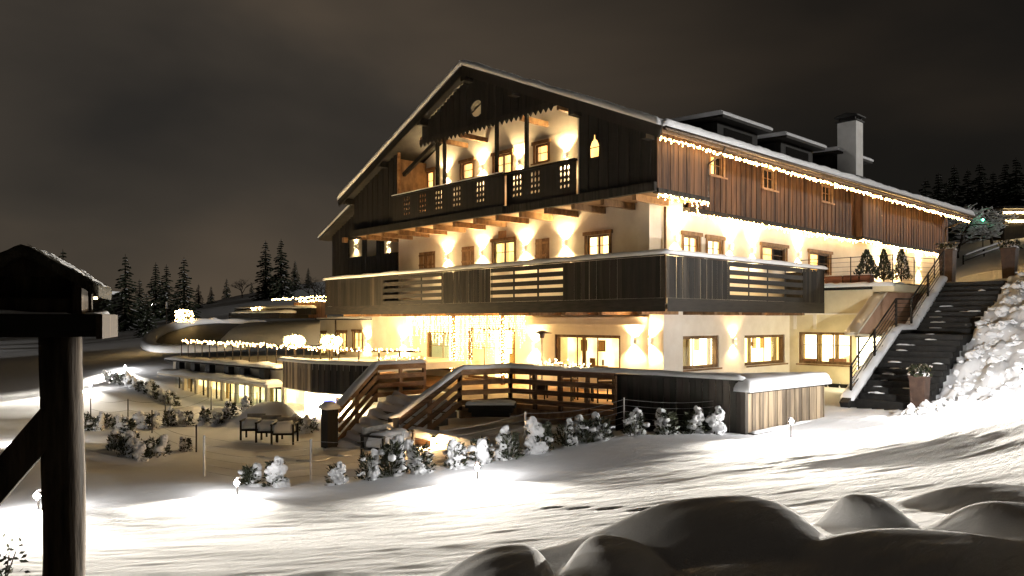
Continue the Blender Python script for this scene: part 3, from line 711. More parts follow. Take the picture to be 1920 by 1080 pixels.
# snow edge ridge along the verges and the long eave
snow_cap('verge_snow', [(RX0 - .02, EY0 + .02, EZ + .02), (RX0 - .02, RY, RZ + .04)], .20, .19, roof, 1)
snow_cap('verge_snow', [(RX0 - .02, RY, RZ + .04), (RX0 - .02, EY1 - .02, slope(EY1) + .02)], .20, .19, roof, 2)
snow_cap('eave_snow', [(RX0 + .02, EY0 + .02, EZ - .01), (RX1, EY0 + .02, EZ - .01)], .28, .24, roof, 3, step=.2)
box('eave_board', (RX0 + .02, EY0 - .022, EZ - .20), (RX1, EY0 - .003, EZ - .03), 'wood_beam', roof)
# gutter and downpipes
tube('gutter', [(RX0 + .05, EY0 - .09, EZ - .07), (RX1 + .05, EY0 - .09, EZ - .07)], .065, 'metal_pipe', chalet)
for x_, lo_ in ((3.15, 3.9), (26.2, 3.9)):
    tube('downpipe', [(x_, EY0 - .09, EZ - .1), (x_, EY0 + .0, EZ - .3), (x_ - .25 if x_ < 9 else x_, .50 if x_ < 9 else UY - .1, EZ - .62), (x_ - .25 if x_ < 9 else x_, .50 if x_ < 9 else UY - .1, lo_ - .1)], .035, 'metal_pipe', chalet)
tube('downpipe', [(WX + .05, WY - .07, 3.5), (WX + .05, WY - .07, -2.3)], .045, 'metal_pipe', chalet)
# soffit boards of the long eave (lit by the string lights)
prism('eave_soffit', [(EY0 + .02, EZ - .235), (EY0 + .02, EZ - .215), (UY + .1, slope(UY + .1) - .215), (UY + .1, slope(UY + .1) - .235)], 0, 2.9, RX1 - .1, 'wood_beam', roof)
# dormers with snow-laden flat roofs
for (px0, py0, px1, py1, yd) in ((1355, 206, 1447, 238, 3.2), (1475, 244, 1548, 273, 3.2), (1572, 272, 1636, 300, 3.2)):
    a_ = ony(px0, py0, yd); b_ = ony(px1, py1, yd); zt = (a_[2] + b_[2])/2 - .16; yb = RY - (RZ - zt)/.4375 + .3
    dm = sub('dormer', chalet)
    box('dormer_wall', (a_[0] + .35, yd + .45, slope(yd + .45) - .1), (b_[0] - .35, yb, zt - .12), 'wood_dark', dm)
    prism('dormer_roof', [(yd, zt - .10), (yd, zt), (yb, zt + .14), (yb, zt + .04)], 0, a_[0], b_[0], 'wood_dark', dm)
    prism('dormer_snow', [(yd - .03, zt + .003), (yd - .05, zt + .08), (yd + .06, zt + .17), (yb, zt + .29), (yb, zt + .145)], 0, a_[0] - .04, b_[0] + .03, 'snow', dm)
    box('dormer_window', (a_[0] + .8, yd + .43, slope(yd + .45) + .25), (b_[0] - .8, yd + .447, zt - .3), 'pane_dark', dm)
# chimney
ch = sub('chimney', chalet)
p0 = ony(1605, 330, 2.6); p1 = ony(1618, 330, 2.6); x0_ = p0[0]; x1_ = x0_ + .62
pl = onx(1570, 280, x0_); y1_ = pl[1]; ztp = ony(1605, 225, 2.6)[2]
x1_ = p1[0]
box('shaft', (x0_, 2.6, slope(2.6) - .3), (x1_, y1_, ztp), 'chimney_plaster', ch)
box('chimney_base', (x0_ - .08, 2.5, slope(2.6) - .3), (x1_ + .08, y1_ + .1, slope(2.6) + .28), 'slate', ch)
for q in ((x0_ + .05, 2.65), (x1_ - .11, 2.65), (x0_ + .05, y1_ - .11), (x1_ - .11, y1_ - .11)): box('cap_post', (q[0], q[1], ztp + .05), (q[0] + .06, q[1] + .06, ztp + .22), 'metal_dark', ch)
box('cap_plate', (x0_ - .06, 2.54, ztp + .002), (x1_ + .06, y1_ + .06, ztp + .06), 'slate', ch)
prism('cap_hood', [(2.5, ztp + .22), (2.5, ztp + .28), ((2.6 + y1_)/2, ztp + .42), (y1_ + .1, ztp + .28), (y1_ + .1, ztp + .22)], 0, x0_ - .1, x1_ + .1, 'slate', ch)

# ---- the broad balcony of the first floor
mb = sub('plank_balcony', chalet)
BZ0, BZ1 = .62, 1.80
def balcony_run(plane, val, length, panels, holes=()):
    s = 0.02; i = 0
    def bx(nm, h0, h1, z0, z1, d0, d1, mat): return box(nm, P(plane, val, h0, z0, d0), P(plane, val, h1, z1, d1), mat, mb)
    spans = sorted(panels)
    while s < length - .02:
        wd_ = .125 + .05*rng.random(); e_ = min(s + wd_, length)
        inside = [p for p in spans if p[0] - .005 < s < p[1] - .01]
        if inside: s = inside[0][1]; continue
        nxt = [p for p in spans if s < p[0] < e_]
        if nxt: e_ = nxt[0][0]
        off = .006*(i % 2) + .008*rng.random()
        if e_ - s > .02: bx('plank', s, e_ + .004, BZ0, BZ1, -.035 + off, off, 'wood_grey' if not (i*7 % 5) else 'wood_dark')
        s = e_; i += 1
    for (a, e_, nb) in spans:
        n = 5; gap = .10; hh = (BZ1 - BZ0 - 4*gap)/n
        for k in range(n):
            z_ = BZ0 + k*(hh + gap); bx('slat', a + .002, e_ - .008, z_ + .002, z_ + hh, -.03, .004 + .004*(k % 2), 'wood_slat_dark')
        for k in range(nb + 1):
            q = a + (e_ - a)*k/nb; bx('upright', q - .045 if k else q, q + .045 if k < nb else q - .01, BZ0, BZ1 - .01, -.10, -.033, 'wood_slat_dark')
    bx('fascia_beam', .0 if plane == 'x' else .05, length, .24, BZ0 - .003, -.10, .02, 'wood_slat_dark')
    bx('top_rail', .0 if plane == 'x' else .08, length, BZ1 + .002, BZ1 + .05, -.13, .06, 'wood_slat_dark')
def hx(px, py=530): return float(onx(px, py, 0)[1])
def hy(px, py=530): return float(ony(px, py, 0)[0])
balcony_run('x', 0.0, 19.0, [(hx(1056), hx(920), 3), (hx(828), hx(718), 3)])
balcony_run('y', 0.0, 9.65, [(hy(1368), hy(1505), 4)])
snow_cap('snow_cap', [(-.02, 19.05, BZ1 + .05), (-.02, -.02, BZ1 + .05), (9.7, -.02, BZ1 + .05)], .24, .13, mb, 11, step=.15)
box('floor_slab', (.12, .12, .30), (WX - .005, 19.0, .44), 'wood_beam', mb); box('floor_slab', (WX + .0, .12, .30), (9.6, WY - .005, .44), 'wood_beam', mb)
mk('floor_snow', [(.14, .14, .46), (WX - .02, .14, .46), (WX - .02, 19, .46), (.14, 19, .46)], [(0, 1, 2, 3)], 'snow', mb)
mk('floor_snow', [(WX, .14, .46), (9.6, .14, .46), (9.6, WY - .02, .46), (WX, WY - .02, .46)], [(0, 1, 2, 3)], 'snow', mb)
for yy in np.arange(.9, 18.9, 1.5): box('floor_joist', (.10, yy, .16), (WX, yy + .16, .297), 'wood_beam', mb)
for xx in np.arange(2.6, 9.6, 1.4): box('floor_joist', (xx, .10, .16), (xx + .16, WY, .297), 'wood_beam', mb)
box('end_panel', (9.6, .02, .3), (9.66, WY, 1.78), 'wood_dark', mb)

# ---- left wing in timber with its own small balcony
lw = sub('timber_wing', chalet)
LX = 2.2
o_ = [rect('x', LX, 654, 448, 676, 482), rect('x', LX, 690, 448, 703, 480), rect('x', LX, 720, 445, 745, 474)]
y = 15.86; i = 0; wing = MB()
while y < 22.3:
    y1 = min(y + .21, 22.3); ym = (y + y1)/2; d_ = LX - .014*(i % 2); top = 6.18 - (ym - 17.9)*.433 if ym > 17.5 else 3.9
    seg = [(.5, top)]
    for r_ in o_:
        if y < r_[1] and y1 > r_[0]: seg = [(.5, r_[2]), (r_[3], top)]
    for a_, b_ in seg: wing.box((d_, y, a_), (d_ + .05, y1 - .006, b_))
    y = y1; i += 1
wing.build('cladding', 'wood_grey', lw, kind='stuff')
box('lit_back_wall', (LX + .9, 15.9, .5), (LX + .95, 22.1, 4.15), 'plaster', lw)
prism('wing_roof', [(17.9, 6.22), (17.9, 6.36), (22.8, 4.24), (22.8, 4.10)], 0, LX - .5, LX + 9, 'slate', lw)
snow_cap('roof_snow', [(LX - .46, 18.0, 6.30), (LX - .46, 22.8, 4.24)], .2, .09, lw, 8)
prism('roof_snow', [(17.9, 6.365), (17.9, 6.45), (22.8, 4.33), (22.8, 4.245)], 0, LX - .4, LX + 9, 'snow', lw)
box('wing_side', (LX + .06, 22.2, .3), (LX + 9, 22.3, 4.15), 'wood_grey', lw)
for r_ in o_[:2]: box('roof_bracket', (LX - .25, r_[1] + .0, 3.86), (LX - .05, r_[1] + .22, 4.1), 'wood_orange', lw)

# ------------------------------------------------------------------ wooden terrace in front of the house
DZ = -2.35
A_ = np.array([-2.98, 3.13]); B_ = np.array([-1.58, -3.33]); C_ = at(1540, 722, 19.76)[:2]
SR = np.array([-4.46, 3.55]); SRB = np.array([-6.49, 3.55]); SL = np.array([-5.0, 6.9]); SLB = np.array([-6.50, 6.55])
SLE = ony(795, 685, 6.9)[:2]
deck = root('deck_terrace', 'wooden terrace deck below the hotel with snow capped slatted railing', 'terrace', (-1, 2, -2.6))
def poly_slab(name, pts, z0, z1, mat, parent): return prism(name, [tuple(p) for p in pts], 2, z0, z1, mat, parent)
poly_slab('floor', [SR, (-4.46, 6.95), (1.85, 6.95), (1.85, 1.55), (5.0, 1.5), (5.0, -1.5), C_ + (0, .1), B_ + (.1, .1), A_ + (.1, 0)], DZ - .12, DZ, 'wood_orange', deck)
poly_slab('floor', [(-1.4, 6.96), (-1.4, 17.5), (1.85, 17.5), (1.85, 6.96)], DZ - .12, DZ, 'wood_orange', deck)
def zpt(p, z): return V((p[0], p[1], z))
def slat_fence(parent, p, q, zp, zq, n=4, hgt=.98, sh=.135, posts=3, mat='wood_slat', skip_first=False, low=.04):
    """posts and horizontal boards from p to q; zp, zq = floor height at both ends"""
    p3, q3 = zpt(p, zp), zpt(q, zq)
    d = (q3 - p3); nrm = V((d.y, -d.x, 0)).normalized()*.04
    for k in range(posts):
        t = k/(posts - 1); c_ = p3.lerp(q3, t)
        if skip_first and k == 0: continue
        b = MB(); b.bar(c_ + V((0, 0, -.1)), c_ + V((0, 0, hgt - .01)), .09, .09); b.build('post', mat, parent)
    for k in range(n):
        z_ = low + (hgt - low - sh)*k/(n - 1) + sh/2
        bar('rail_board', p3 + V((0, 0, z_)) + nrm*1.6, q3 + V((0, 0, z_)) + nrm*1.6, .035, sh, mat, parent)
    bar('handrail', p3 + V((0, 0, hgt + .02)), q3 + V((0, 0, hgt + .02)), .16, .04, mat, parent)
T1 = (at(1160, 700, 19.5))[:2]; tt = np.dot(T1 - A_, B_ - A_)/np.dot(B_ - A_, B_ - A_); T1 = A_ + (B_ - A_)*tt
slat_fence(deck, SR, A_, DZ, DZ, posts=3, mat='wood_orange'); slat_fence(deck, A_, T1, DZ, DZ, posts=5)
# closed plank front
d_ = B_ - T1; L_ = np.linalg.norm(d_); d_ = d_/L_; k = 0; s_ = 0
while s_ < L_:
    e_ = min(s_ + .165, L_); p_ = T1 + d_*s_; q_ = T1 + d_*(e_ - .008); o_ = np.array([d_[1], -d_[0]])*(.012*(k % 2))
    b = MB(); b.bar(zpt((p_ + q_)/2 + o_, -2.95), zpt((p_ + q_)/2 + o_, -1.42), np.linalg.norm(q_ - p_), .03, up=(d_[1], -d_[0], 0)); b.build('plank', 'wood_dark', deck)
    s_ = e_; k += 1
bar('base_beam', zpt(SR, DZ - .22), zpt(A_, DZ - .22), .10, .22, 'wood_beam', deck); bar('base_beam', zpt(A_, DZ - .22), zpt(T1, DZ - .22), .12, .22, 'wood_beam', deck)
bar('handrail', zpt(T1, -1.40), zpt(B_, -1.40), .16, .04, 'wood_slat_dark', deck)
snow_cap('snow_cap', [zpt(SR, -1.33), zpt(A_, -1.33), zpt(T1, -1.34), zpt(B_, -1.38)], .24, .11, deck, 21, step=.12)
poly_slab('corner_roof', [T1 + (B_ - T1)*.06, B_, C_ + (C_ - B_)*.02], -1.50, -1.43, 'wood_dark', deck)
def tri_snow():
    vs_, fs_, n_ = [], [], 24; idx = {}
    p0, p1, p2 = T1 + (B_ - T1)*.04, B_ + (B_ - T1)*.01, C_ + (C_ - B_)*.03
    for i in range(n_ + 1):
        for j in range(n_ + 1 - i):
            a_, b_ = i/n_, j/n_; q = p0*(1 - a_ - b_) + p1*a_ + p2*b_; idx[i, j] = len(vs_)
            vs_.append((q[0], q[1], -1.36 + .04*mnoise.noise(V((q[0]*1.5, q[1]*1.5, 3))) + .015*mnoise.noise(V((q[0]*6, q[1]*6, 3)))))
    for i in range(n_):
        for j in range(n_ - i):
            fs_.append((idx[i, j], idx[i+1, j], idx[i, j+1]))
            if j < n_ - i - 1: fs_.append((idx[i+1, j], idx[i+1, j+1], idx[i, j+1]))
    mk('corner_roof_snow', vs_, fs_, 'snow', deck, True)
tri_snow()
# lit plank side
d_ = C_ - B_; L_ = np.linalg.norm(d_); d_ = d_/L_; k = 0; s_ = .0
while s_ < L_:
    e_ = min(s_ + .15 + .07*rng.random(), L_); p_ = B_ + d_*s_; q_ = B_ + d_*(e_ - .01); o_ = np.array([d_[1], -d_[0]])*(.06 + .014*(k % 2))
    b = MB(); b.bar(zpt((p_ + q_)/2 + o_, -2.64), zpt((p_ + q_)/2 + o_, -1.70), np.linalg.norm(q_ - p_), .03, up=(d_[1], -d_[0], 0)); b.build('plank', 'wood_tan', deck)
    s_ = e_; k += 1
bar('corner_post', zpt(B_ + np.array([-.03, -.02]), -2.9), zpt(B_ + np.array([-.03, -.02]), -1.62), .13, .13, 'wood_dark', deck)
bar('top_board', zpt(B_, -1.67), zpt(C_, -1.67), .30, .05, 'wood_dark', deck)
bar('base_sill', zpt(B_ + np.array([.02, -.15]), -2.64), zpt(C_ + np.array([-.1, -.15]), -2.60), .16, .07, 'wood_grey', deck)
snow_cap('snow_cap', [zpt(B_ - d_*.12, -1.645), zpt(C_ + d_*.15, -1.645)], .44, .30, deck, 23, step=.1, rag=.08)
snow_cap('snow_cap', [zpt(B_ + np.array([.05, -.17]), -2.605), zpt(C_ + np.array([-.3, -.17]), -2.57)], .14, .05, deck, 25, rag=.9)

# stairs to the garden
gs = root('garden_staircase', 'broad snowed-over steps from the wooden terrace down to the garden', 'stairs', (-5.5, 5.2, -3.6))
NS = 7
for k in range(NS):
    xa = -4.46 - k*.30; zt = DZ - .02 - k*.178
    box('step', (xa - .33, 3.68, zt - .178 - .12), (xa, 6.78, zt - .13), 'flagstone', gs)
def drape(name, x0, x1, y0, y1, zf, nx, ny, parent, mat='snow', amp=.03, sc=2.2, seed=0):
    vs_ = []; fs_ = []
    for i in range(nx+1):
        for j in range(ny+1):
            X_ = x0 + (x1-x0)*i/nx; Y_ = y0 + (y1-y0)*j/ny
            vs_.append((X_, Y_, zf(X_, Y_) + amp*mnoise.noise(V((X_*sc + seed, Y_*sc, seed))) + amp*.5*mnoise.noise(V((X_*sc*3, Y_*sc*3, seed + 5)))))
    for i in range(nx):
        for j in range(ny): fs_.append((i*(ny+1)+j, (i+1)*(ny+1)+j, (i+1)*(ny+1)+j+1, i*(ny+1)+j+1))
    return mk(name, vs_, fs_, mat, parent, True)
def step_z(X_, Y_):
    u = (-4.46 - X_)/.30; k = math.floor(u); f = u - k
    tread = .5 + .5*math.tanh((f - .80)/.10)
    return DZ + .02 - (min(k, NS) + tread)*.178 + .05*math.exp(-((Y_ - 6.6)/.35)**2) + .05*mnoise.noise(V((X_*3, Y_*1.7, 2))) + .03*math.sin(Y_*5.2 + k*2.2)
drape('step_snow', -4.40, -6.62, 3.66, 6.82, step_z, 90, 60, gs, amp=.02)
slat_fence(gs, SRB, SR, DZ - 1.16, DZ, posts=3, mat='wood_slat', n=4, skip_first=True); slat_fence(gs, SLB, SL, DZ - 1.16, DZ, posts=3, mat='wood_orange', n=4, skip_first=True)
slat_fence(gs, SL, SLE, DZ, DZ, posts=3, mat='wood_orange')
box('newel_post', (SRB[0] - .22, SRB[1] - .10, -3.75), (SRB[0] - .02, SRB[1] + .10, -2.46), 'wood_dark', gs)
box('newel_chest', (SLB[0] - .36, SLB[1] - .12, -3.75), (SLB[0] - .03, SLB[1] + .26, -2.50), 'wood_dark', gs)
snow_cap('snow_cap', [(SRB[0] - .25, SRB[1], -2.455), (SRB[0] + .0, SRB[1], -2.44), zpt(SR, -1.33)], .26, .09, gs, 31)
snow_cap('snow_cap', [(SLB[0] - .42, SLB[1] + .07, -2.49), (SLB[0] + .02, SLB[1] + .07, -2.49)], .50, .20, gs, 32, rag=.1)
snow_cap('snow_cap', [(SLB[0] + .05, SLB[1], -2.42), zpt(SL, -1.33), zpt(SLE, -1.33)], .30, .10, gs, 33)
# flagstones at the foot
k = 0
for i in range(5):
    for j in range(6):
        X_ = -6.85 - i*.42 + .05*rng.random(); Y_ = 3.9 + j*.56 + (.25 if i % 2 else 0) + .06*rng.random()
        sz = .19 + .03*rng.random(); st = MB(); m_ = 7
        zz = gz(X_, Y_) + .0
        st.add([(X_ + sz*1.25*math.cos(2*math.pi*q/m_ + i)*(1 + .12*rng.random()), Y_ + sz*1.4*math.sin(2*math.pi*q/m_ + i)*(1 + .12*rng.random()), zz + .035) for q in range(m_)] +
               [(X_ + sz*1.3*math.cos(2*math.pi*q/m_ + i), Y_ + sz*1.45*math.sin(2*math.pi*q/m_ + i), zz - .08) for q in range(m_)],
               [tuple(range(m_))] + [(q, q + m_, (q+1) % m_ + m_, (q+1) % m_) for q in range(m_)])
        st.build('flagstone', 'snow', gs)
# wooden trough under the railing
a3, b3 = at(876, 762, 20.6), at(966, 762, 20.5)
tr_ = root('flower_trough', 'dark wooden trough filled with snow hung below the terrace railing', 'trough', (a3 + b3)/2 - (0, 0, .3))
d_ = (b3 - a3)[:2]; d_ /= np.linalg.norm(d_); nr_ = np.array([d_[1], -d_[0]])
for k, (z0_, z1_, o0, o1, e) in enumerate(((-.26, -.14, .18, .24, .16), (-.135, -.01, .24, .30, .08), (-.005, .10, .30, .34, .0))):
    b = MB()
    for oo in ((o0, z0_), (o1, z1_)):
        pass
    pa, pb = a3[:2] + d_*e, b3[:2] - d_*e
    b.bar(zpt(pa + nr_*o0, a3[2] + (z0_ + z1_)/2), zpt(pb + nr_*o0, a3[2] + (z0_ + z1_)/2), .04, z1_ - z0_); b.build('front_board', 'wood_slat_dark', tr_)
    for e2, pe in ((0, pa), (1, pb)):
        b = MB(); b.bar(zpt(pe + nr_*o0, a3[2] + (z0_ + z1_)/2), zpt(pe - nr_*.25, a3[2] + (z0_ + z1_)/2), .04, z1_ - z0_); b.build('end_board', 'wood_slat_dark', tr_)
snow_cap('snow_fill', [zpt(a3[:2] + nr_*.05, a3[2] + .08), zpt(b3[:2] + nr_*.05, b3[2] + .08)], .6, .10, tr_, 41)
# low wall with a thick roll of snow
a3, b3 = at(776, 812, 18.6), at(946, 846, 16.2); zl = -2.78
lwall = root('low_garden_wall', 'low timber wall carrying a thick roll of snow beside the garden steps', 'wall', (a3 + b3)/2 - (0, 0, .3))
bar('beam', V((a3[0], a3[1], zl - .22)), V((b3[0], b3[1], zl - .22)), .28, .36, 'wood_slat', lwall)
snow_cap('snow_cap', [(a3[0], a3[1], zl - .04), (b3[0], b3[1], zl - .04)], .40, .20, lwall, 43, rag=.15)

# terrace furniture: snowed-in chairs seen through the slats
def chair(px, D, label, rz):
    p_ = at(px, 700, D); r_ = root('terrace_chair', label, 'chair', (p_[0], p_[1], DZ), 'chairs left out on the wooden terrace', rz=rz)
    for sx in (-1, 1):
        for sy in (-1, 1):
            b = MB(); b.bar((sx*.22, sy*.22, 0), (sx*.22, sy*.22, .45 if sy < 0 else .88), .035, .035); b.build('leg', 'metal_dark', r_, local=True)
    b = MB(); b.box((-.24, -.24, .42), (.24, .24, .46)); b.build('seat', 'wood_beam', r_, local=True)
    for k in range(3):
        b = MB(); b.box((-.20, .20, .55 + k*.11), (.20, .235, .62 + k*.11)); b.build('back_slat', 'wood_beam', r_, local=True)
    snow_cap('snow_cushion', [(-.2, 0, .461), (.2, 0, .461)], .42, .10, r_, 5, local=True)
for k, (px_, D_, rz_) in enumerate(((1010, 22.6, .6), (1062, 22.3, 2.2), (1090, 21.9, .3), (1130, 21.6, 2.6))):
    chair(px_, D_, 'snow covered wooden chair behind the terrace slats, %s from the left' % ORD[k], rz_)
# patio heater
hp = at(1016, 690, 24.2)
ph = root('patio_heater', 'slim mushroom patio heater with a metal dome beside the entrance', 'patio heater', (hp[0], hp[1], DZ))
zt = at(1016, 634, 24.2)[2]
b = MB(); b.tube([(hp[0], hp[1], DZ + .02), (hp[0], hp[1], zt)], .025, 8); b.build('pole', 'metal_pale', ph, True)
b = MB(); b.tube([(hp[0], hp[1], zt), (hp[0], hp[1], zt + .16)], .07, 10, .10); b.build('burner', 'metal_pipe', ph, True)
b = MB(); b.tube([(hp[0], hp[1], zt + .15), (hp[0], hp[1], zt + .19), (hp[0], hp[1], zt + .25)], .34, 16, .05); b.build('reflector_dome', 'metal_pipe', ph, True)
b = MB(); b.tube([(hp[0], hp[1], DZ), (hp[0], hp[1], DZ + .35), (hp[0], hp[1], DZ + .38)], .2, 12, .19); b.build('base', 'metal_dark', ph, True)

# ------------------------------------------------------------------ side wing with its roof terrace, right
sw = root('terrace_wing', 'low ochre side wing with curtained window band below the roof terrace', 'building', (12, 0, -2.5))
SX = 10.0
WR = rect('x', SX, 1497, 623, 1597, 683)
wall('wall', 'x', SX, -1.58, WY + .0, -4.0, 1.08, [WR], 'plaster_ochre', sw)
wd_ = big_window('x', SX, WR, 'room_bright', sw, 3, curtains=((.0, .06), (.30, .38), (.62, .72), (.95, 1.0)), depth=1.2)
for px_ in (1520, 1572):
    q = onx(px_, 675, SX + .3); box('window_box', (SX + .12, q[1] - .28, q[2] - .09), (SX + .32, q[1] + .28, q[2] + .06), 'terracotta', sw)
box('string_course', (SX - .035, -1.57, .19), (SX - .003, WY, .25), 'plaster', sw)
for px_ in (1491, 1528): q = onx(px_, 605, SX); box('pilaster', (SX - .025, q[1] - .06, -.35), (SX - .002, q[1] + .06, .188), 'plaster', sw)
box('base_band', (SX - .03, -1.57, -2.9), (SX - .003, WY, -2.32), 'wood_dark', sw)
box('roof_trim', (SX - .12, -1.57, 1.083), (SX + .02, 1.3, 1.19), 'wood_dark', sw)
box('roof_slab', (SX + .03, -2.3, 1.0), (27.0, WY - .003, 1.25), 'plaster_ochre', sw)
drape('terrace_snow', SX - .16, 13.1, -2.3, 1.45, lambda X_, Y_: 1.30 + .03*mnoise.noise(V((X_*2, Y_*2, 1))), 30, 30, sw, amp=.04)
snow_cap('snow_cap', [(SX - .02, 1.4, 1.192), (SX - .02, -2.3, 1.192)], .26, .17, sw, 51, step=.1, rag=.5)
# parapet wall climbing beside the stair, glazed door under its foot
YS = -1.9
sr = sub('stair_parapet', sw); q5 = [ony(*p_, YS) for p_ in ((1605, 625), (1652, 627), (1725, 610), (1745, 534), (1672, 531))]
prism('parapet_wall', [(q[0], q[2]) for q in q5], 1, YS, YS + .34, 'render_red', sr)
bar('coping', V((q5[0][0], YS + .16, q5[0][2] + .0)), V((q5[4][0], YS + .16, q5[4][2] + .0)), .44, .08, 'plaster', sr)
bar('coping', V((q5[0][0] - .03, YS + .16, q5[0][2] - .05)), V((q5[1][0], YS + .16, q5[1][2] - .05)), .40, .07, 'plaster', sr)
d0, d1 = ony(1608, 660, YS + .2), ony(1668, 660, YS + .2)
box('glazed_door', (d0[0], YS + .20, -2.3), (d1[0], YS + .22, -.60), 'room_white', sw)
for q in (d0[0], (d0[0] + d1[0])/2, d1[0]): box('door_bar', (q - .03, YS + .15, -2.35), (q + .03, YS + .19, -.56), 'metal_dark', sw)
box('door_head', (d0[0] - .1, YS + .14, -.58), (d1[0] + .1, YS + .24, -.50), 'metal_dark', sw)
# terrace railing with wires, planters and clipped evergreens
rl = root('wire_railing', 'thin wire railing along the roof terrace of the side wing', 'railing', (SX + .1, -.5, 1.3))
pts_ = [(SX + .15, 1.3), (SX + .15, -.75), (SX + .15, -2.2)]
for q in pts_ + [(12.0, -2.25), (13.0, -2.6)]:
    b = MB(); b.tube([(q[0], q[1], 1.2), (q[0], q[1], 2.28)], .02, 6); b.build('post', 'metal_dark', rl)
for k in range(6):
    z_ = 1.42 + k*.168; b = MB(); b.tube([(q[0], q[1], z_) for q in pts_ + [(12.0, -2.25), (13.0, -2.6)]], .006 if k < 5 else .014, 5); b.build('wire', 'metal_dark', rl)
for k, (px0, px1, D0, lab) in enumerate(((1546, 1579, 27.3, 'rust brown planter box nearest the big balcony'), (1582, 1610, 27.0, 'middle rust brown planter box on the roof terrace'), (1613, 1632, 26.8, 'short rust brown planter box below the round evergreen'))):
    a3, b3 = onx(px0, 530, SX + .45), onx(px1, 530, SX + .45)
    pb = root('planter_box', lab, 'planter', ((a3 + b3)/2)[:2].tolist() + [1.31], 'planter boxes on the roof terrace')
    y0_, y1_ = sorted((a3[1], b3[1]))
    for q in range(3): box('board', (SX + .40, y0_, 1.30 + q*.115), (SX + .44, y1_, 1.40 + q*.115), 'corten', pb)
    box('trough', (SX + .445, y0_ + .01, 1.30), (SX + .80, y1_ - .01, 1.62), 'corten', pb); box('snow_fill', (SX + .46, y0_ + .03, 1.621), (SX + .78, y1_ - .03, 1.66), 'snow', pb)

# ------------------------------------------------------------------ long outdoor stair, right
st = root('outdoor_staircase', 'long dark stone staircase climbing past the side wing', 'stairs', (9, -4, -2.5))
YA, YB = STAIR[2], STAIR[3]
def flight(x0, x1, z0, z1, n):
    for k in range(n):
        xa = x0 + (x1-x0)*k/n; zt = z0 + (z1-z0)*(k+1)/n
        box('step', (xa + .02, YA, zt - (z1-z0)/n - .15), (xa + (x1-x0)/n + .03, YB, zt - .045), 'stone_dark', st)
        box('tread', (xa, YA - .01, zt - .043), (xa + (x1-x0)/n + .02, YB + .01, zt), 'stone_dark', st)
        # trodden snow left in the corners and on the treads
        for q in range(3):
            if rng.random() < .34:
                yy = YB - .12 - rng.random()*.3 if q == 0 else YA + .3 + rng.random()*1.4; ln = .15 + .25*rng.random()
                snow_cap('snow_patch', [(xa + .10 + .12*rng.random(), yy, zt + .001), (xa + .10 + .12*rng.random(), yy - ln, zt + .001)], .10 + .08*rng.random(), .02 + .03*rng.random(), st, k*3 + q, step=.08, rag=.8)
flight(5.2, 8.65, -2.5, -.45, 12); flight(9.95, 13.0, -.45, 1.36, 10)
box('landing', (8.68, YA, -.75), (9.96, YB, -.455), 'stone_dark', st)
def side_z(X_): return float(stair_z(np.array(X_)))
b = MB()
prev = None
for X_ in (5.0, 8.65, 9.95, 13.0):
    if prev is not None:
        b.bar((prev, YB + .16, side_z(max(prev, 5.2)) - .28), (X_, YB + .16, side_z(min(X_, 13.0)) - .28), .26, .85)
    prev = X_
b.build('side_wall', 'stone_dark', st)
snow_cap('side_snow', [(5.0, YB + .16, -2.36), (8.65, YB + .16, side_z(8.65) + .14), (9.95, YB + .16, side_z(9.95) + .14), (13.0, YB + .16, 1.50)], .42, .18, st, 61, step=.1, rag=.7)
# stair railing
sr_ = root('stair_railing', 'dark metal railing with horizontal bars along the outdoor staircase', 'railing', (9, YB + .1, -.5))
RPT = [(5.2, -2.37), (6.9, side_z(6.9) + .14), (8.62, side_z(8.62) + .14), (9.95, side_z(9.9) + .14), (11.5, side_z(11.5) + .14), (13.05, 1.50)]
for X_, z_ in RPT:
    b = MB(); b.bar((X_, YB + .12, z_ - .2), (X_, YB + .12, z_ + 1.02), .06, .06); b.build('post', 'metal_dark', sr_)
for k in range(7):
    dz = .16 + k*.143; b = MB()
    for q in range(len(RPT) - 1):
        b = MB(); b.tube([(RPT[q][0], YB + .12, RPT[q][1] + dz), (RPT[q+1][0], YB + .12, RPT[q+1][1] + dz)], .012 if k < 6 else .028, 6); b.build('rail_bar' if k < 6 else 'handrail', 'metal_dark', sr_, True)

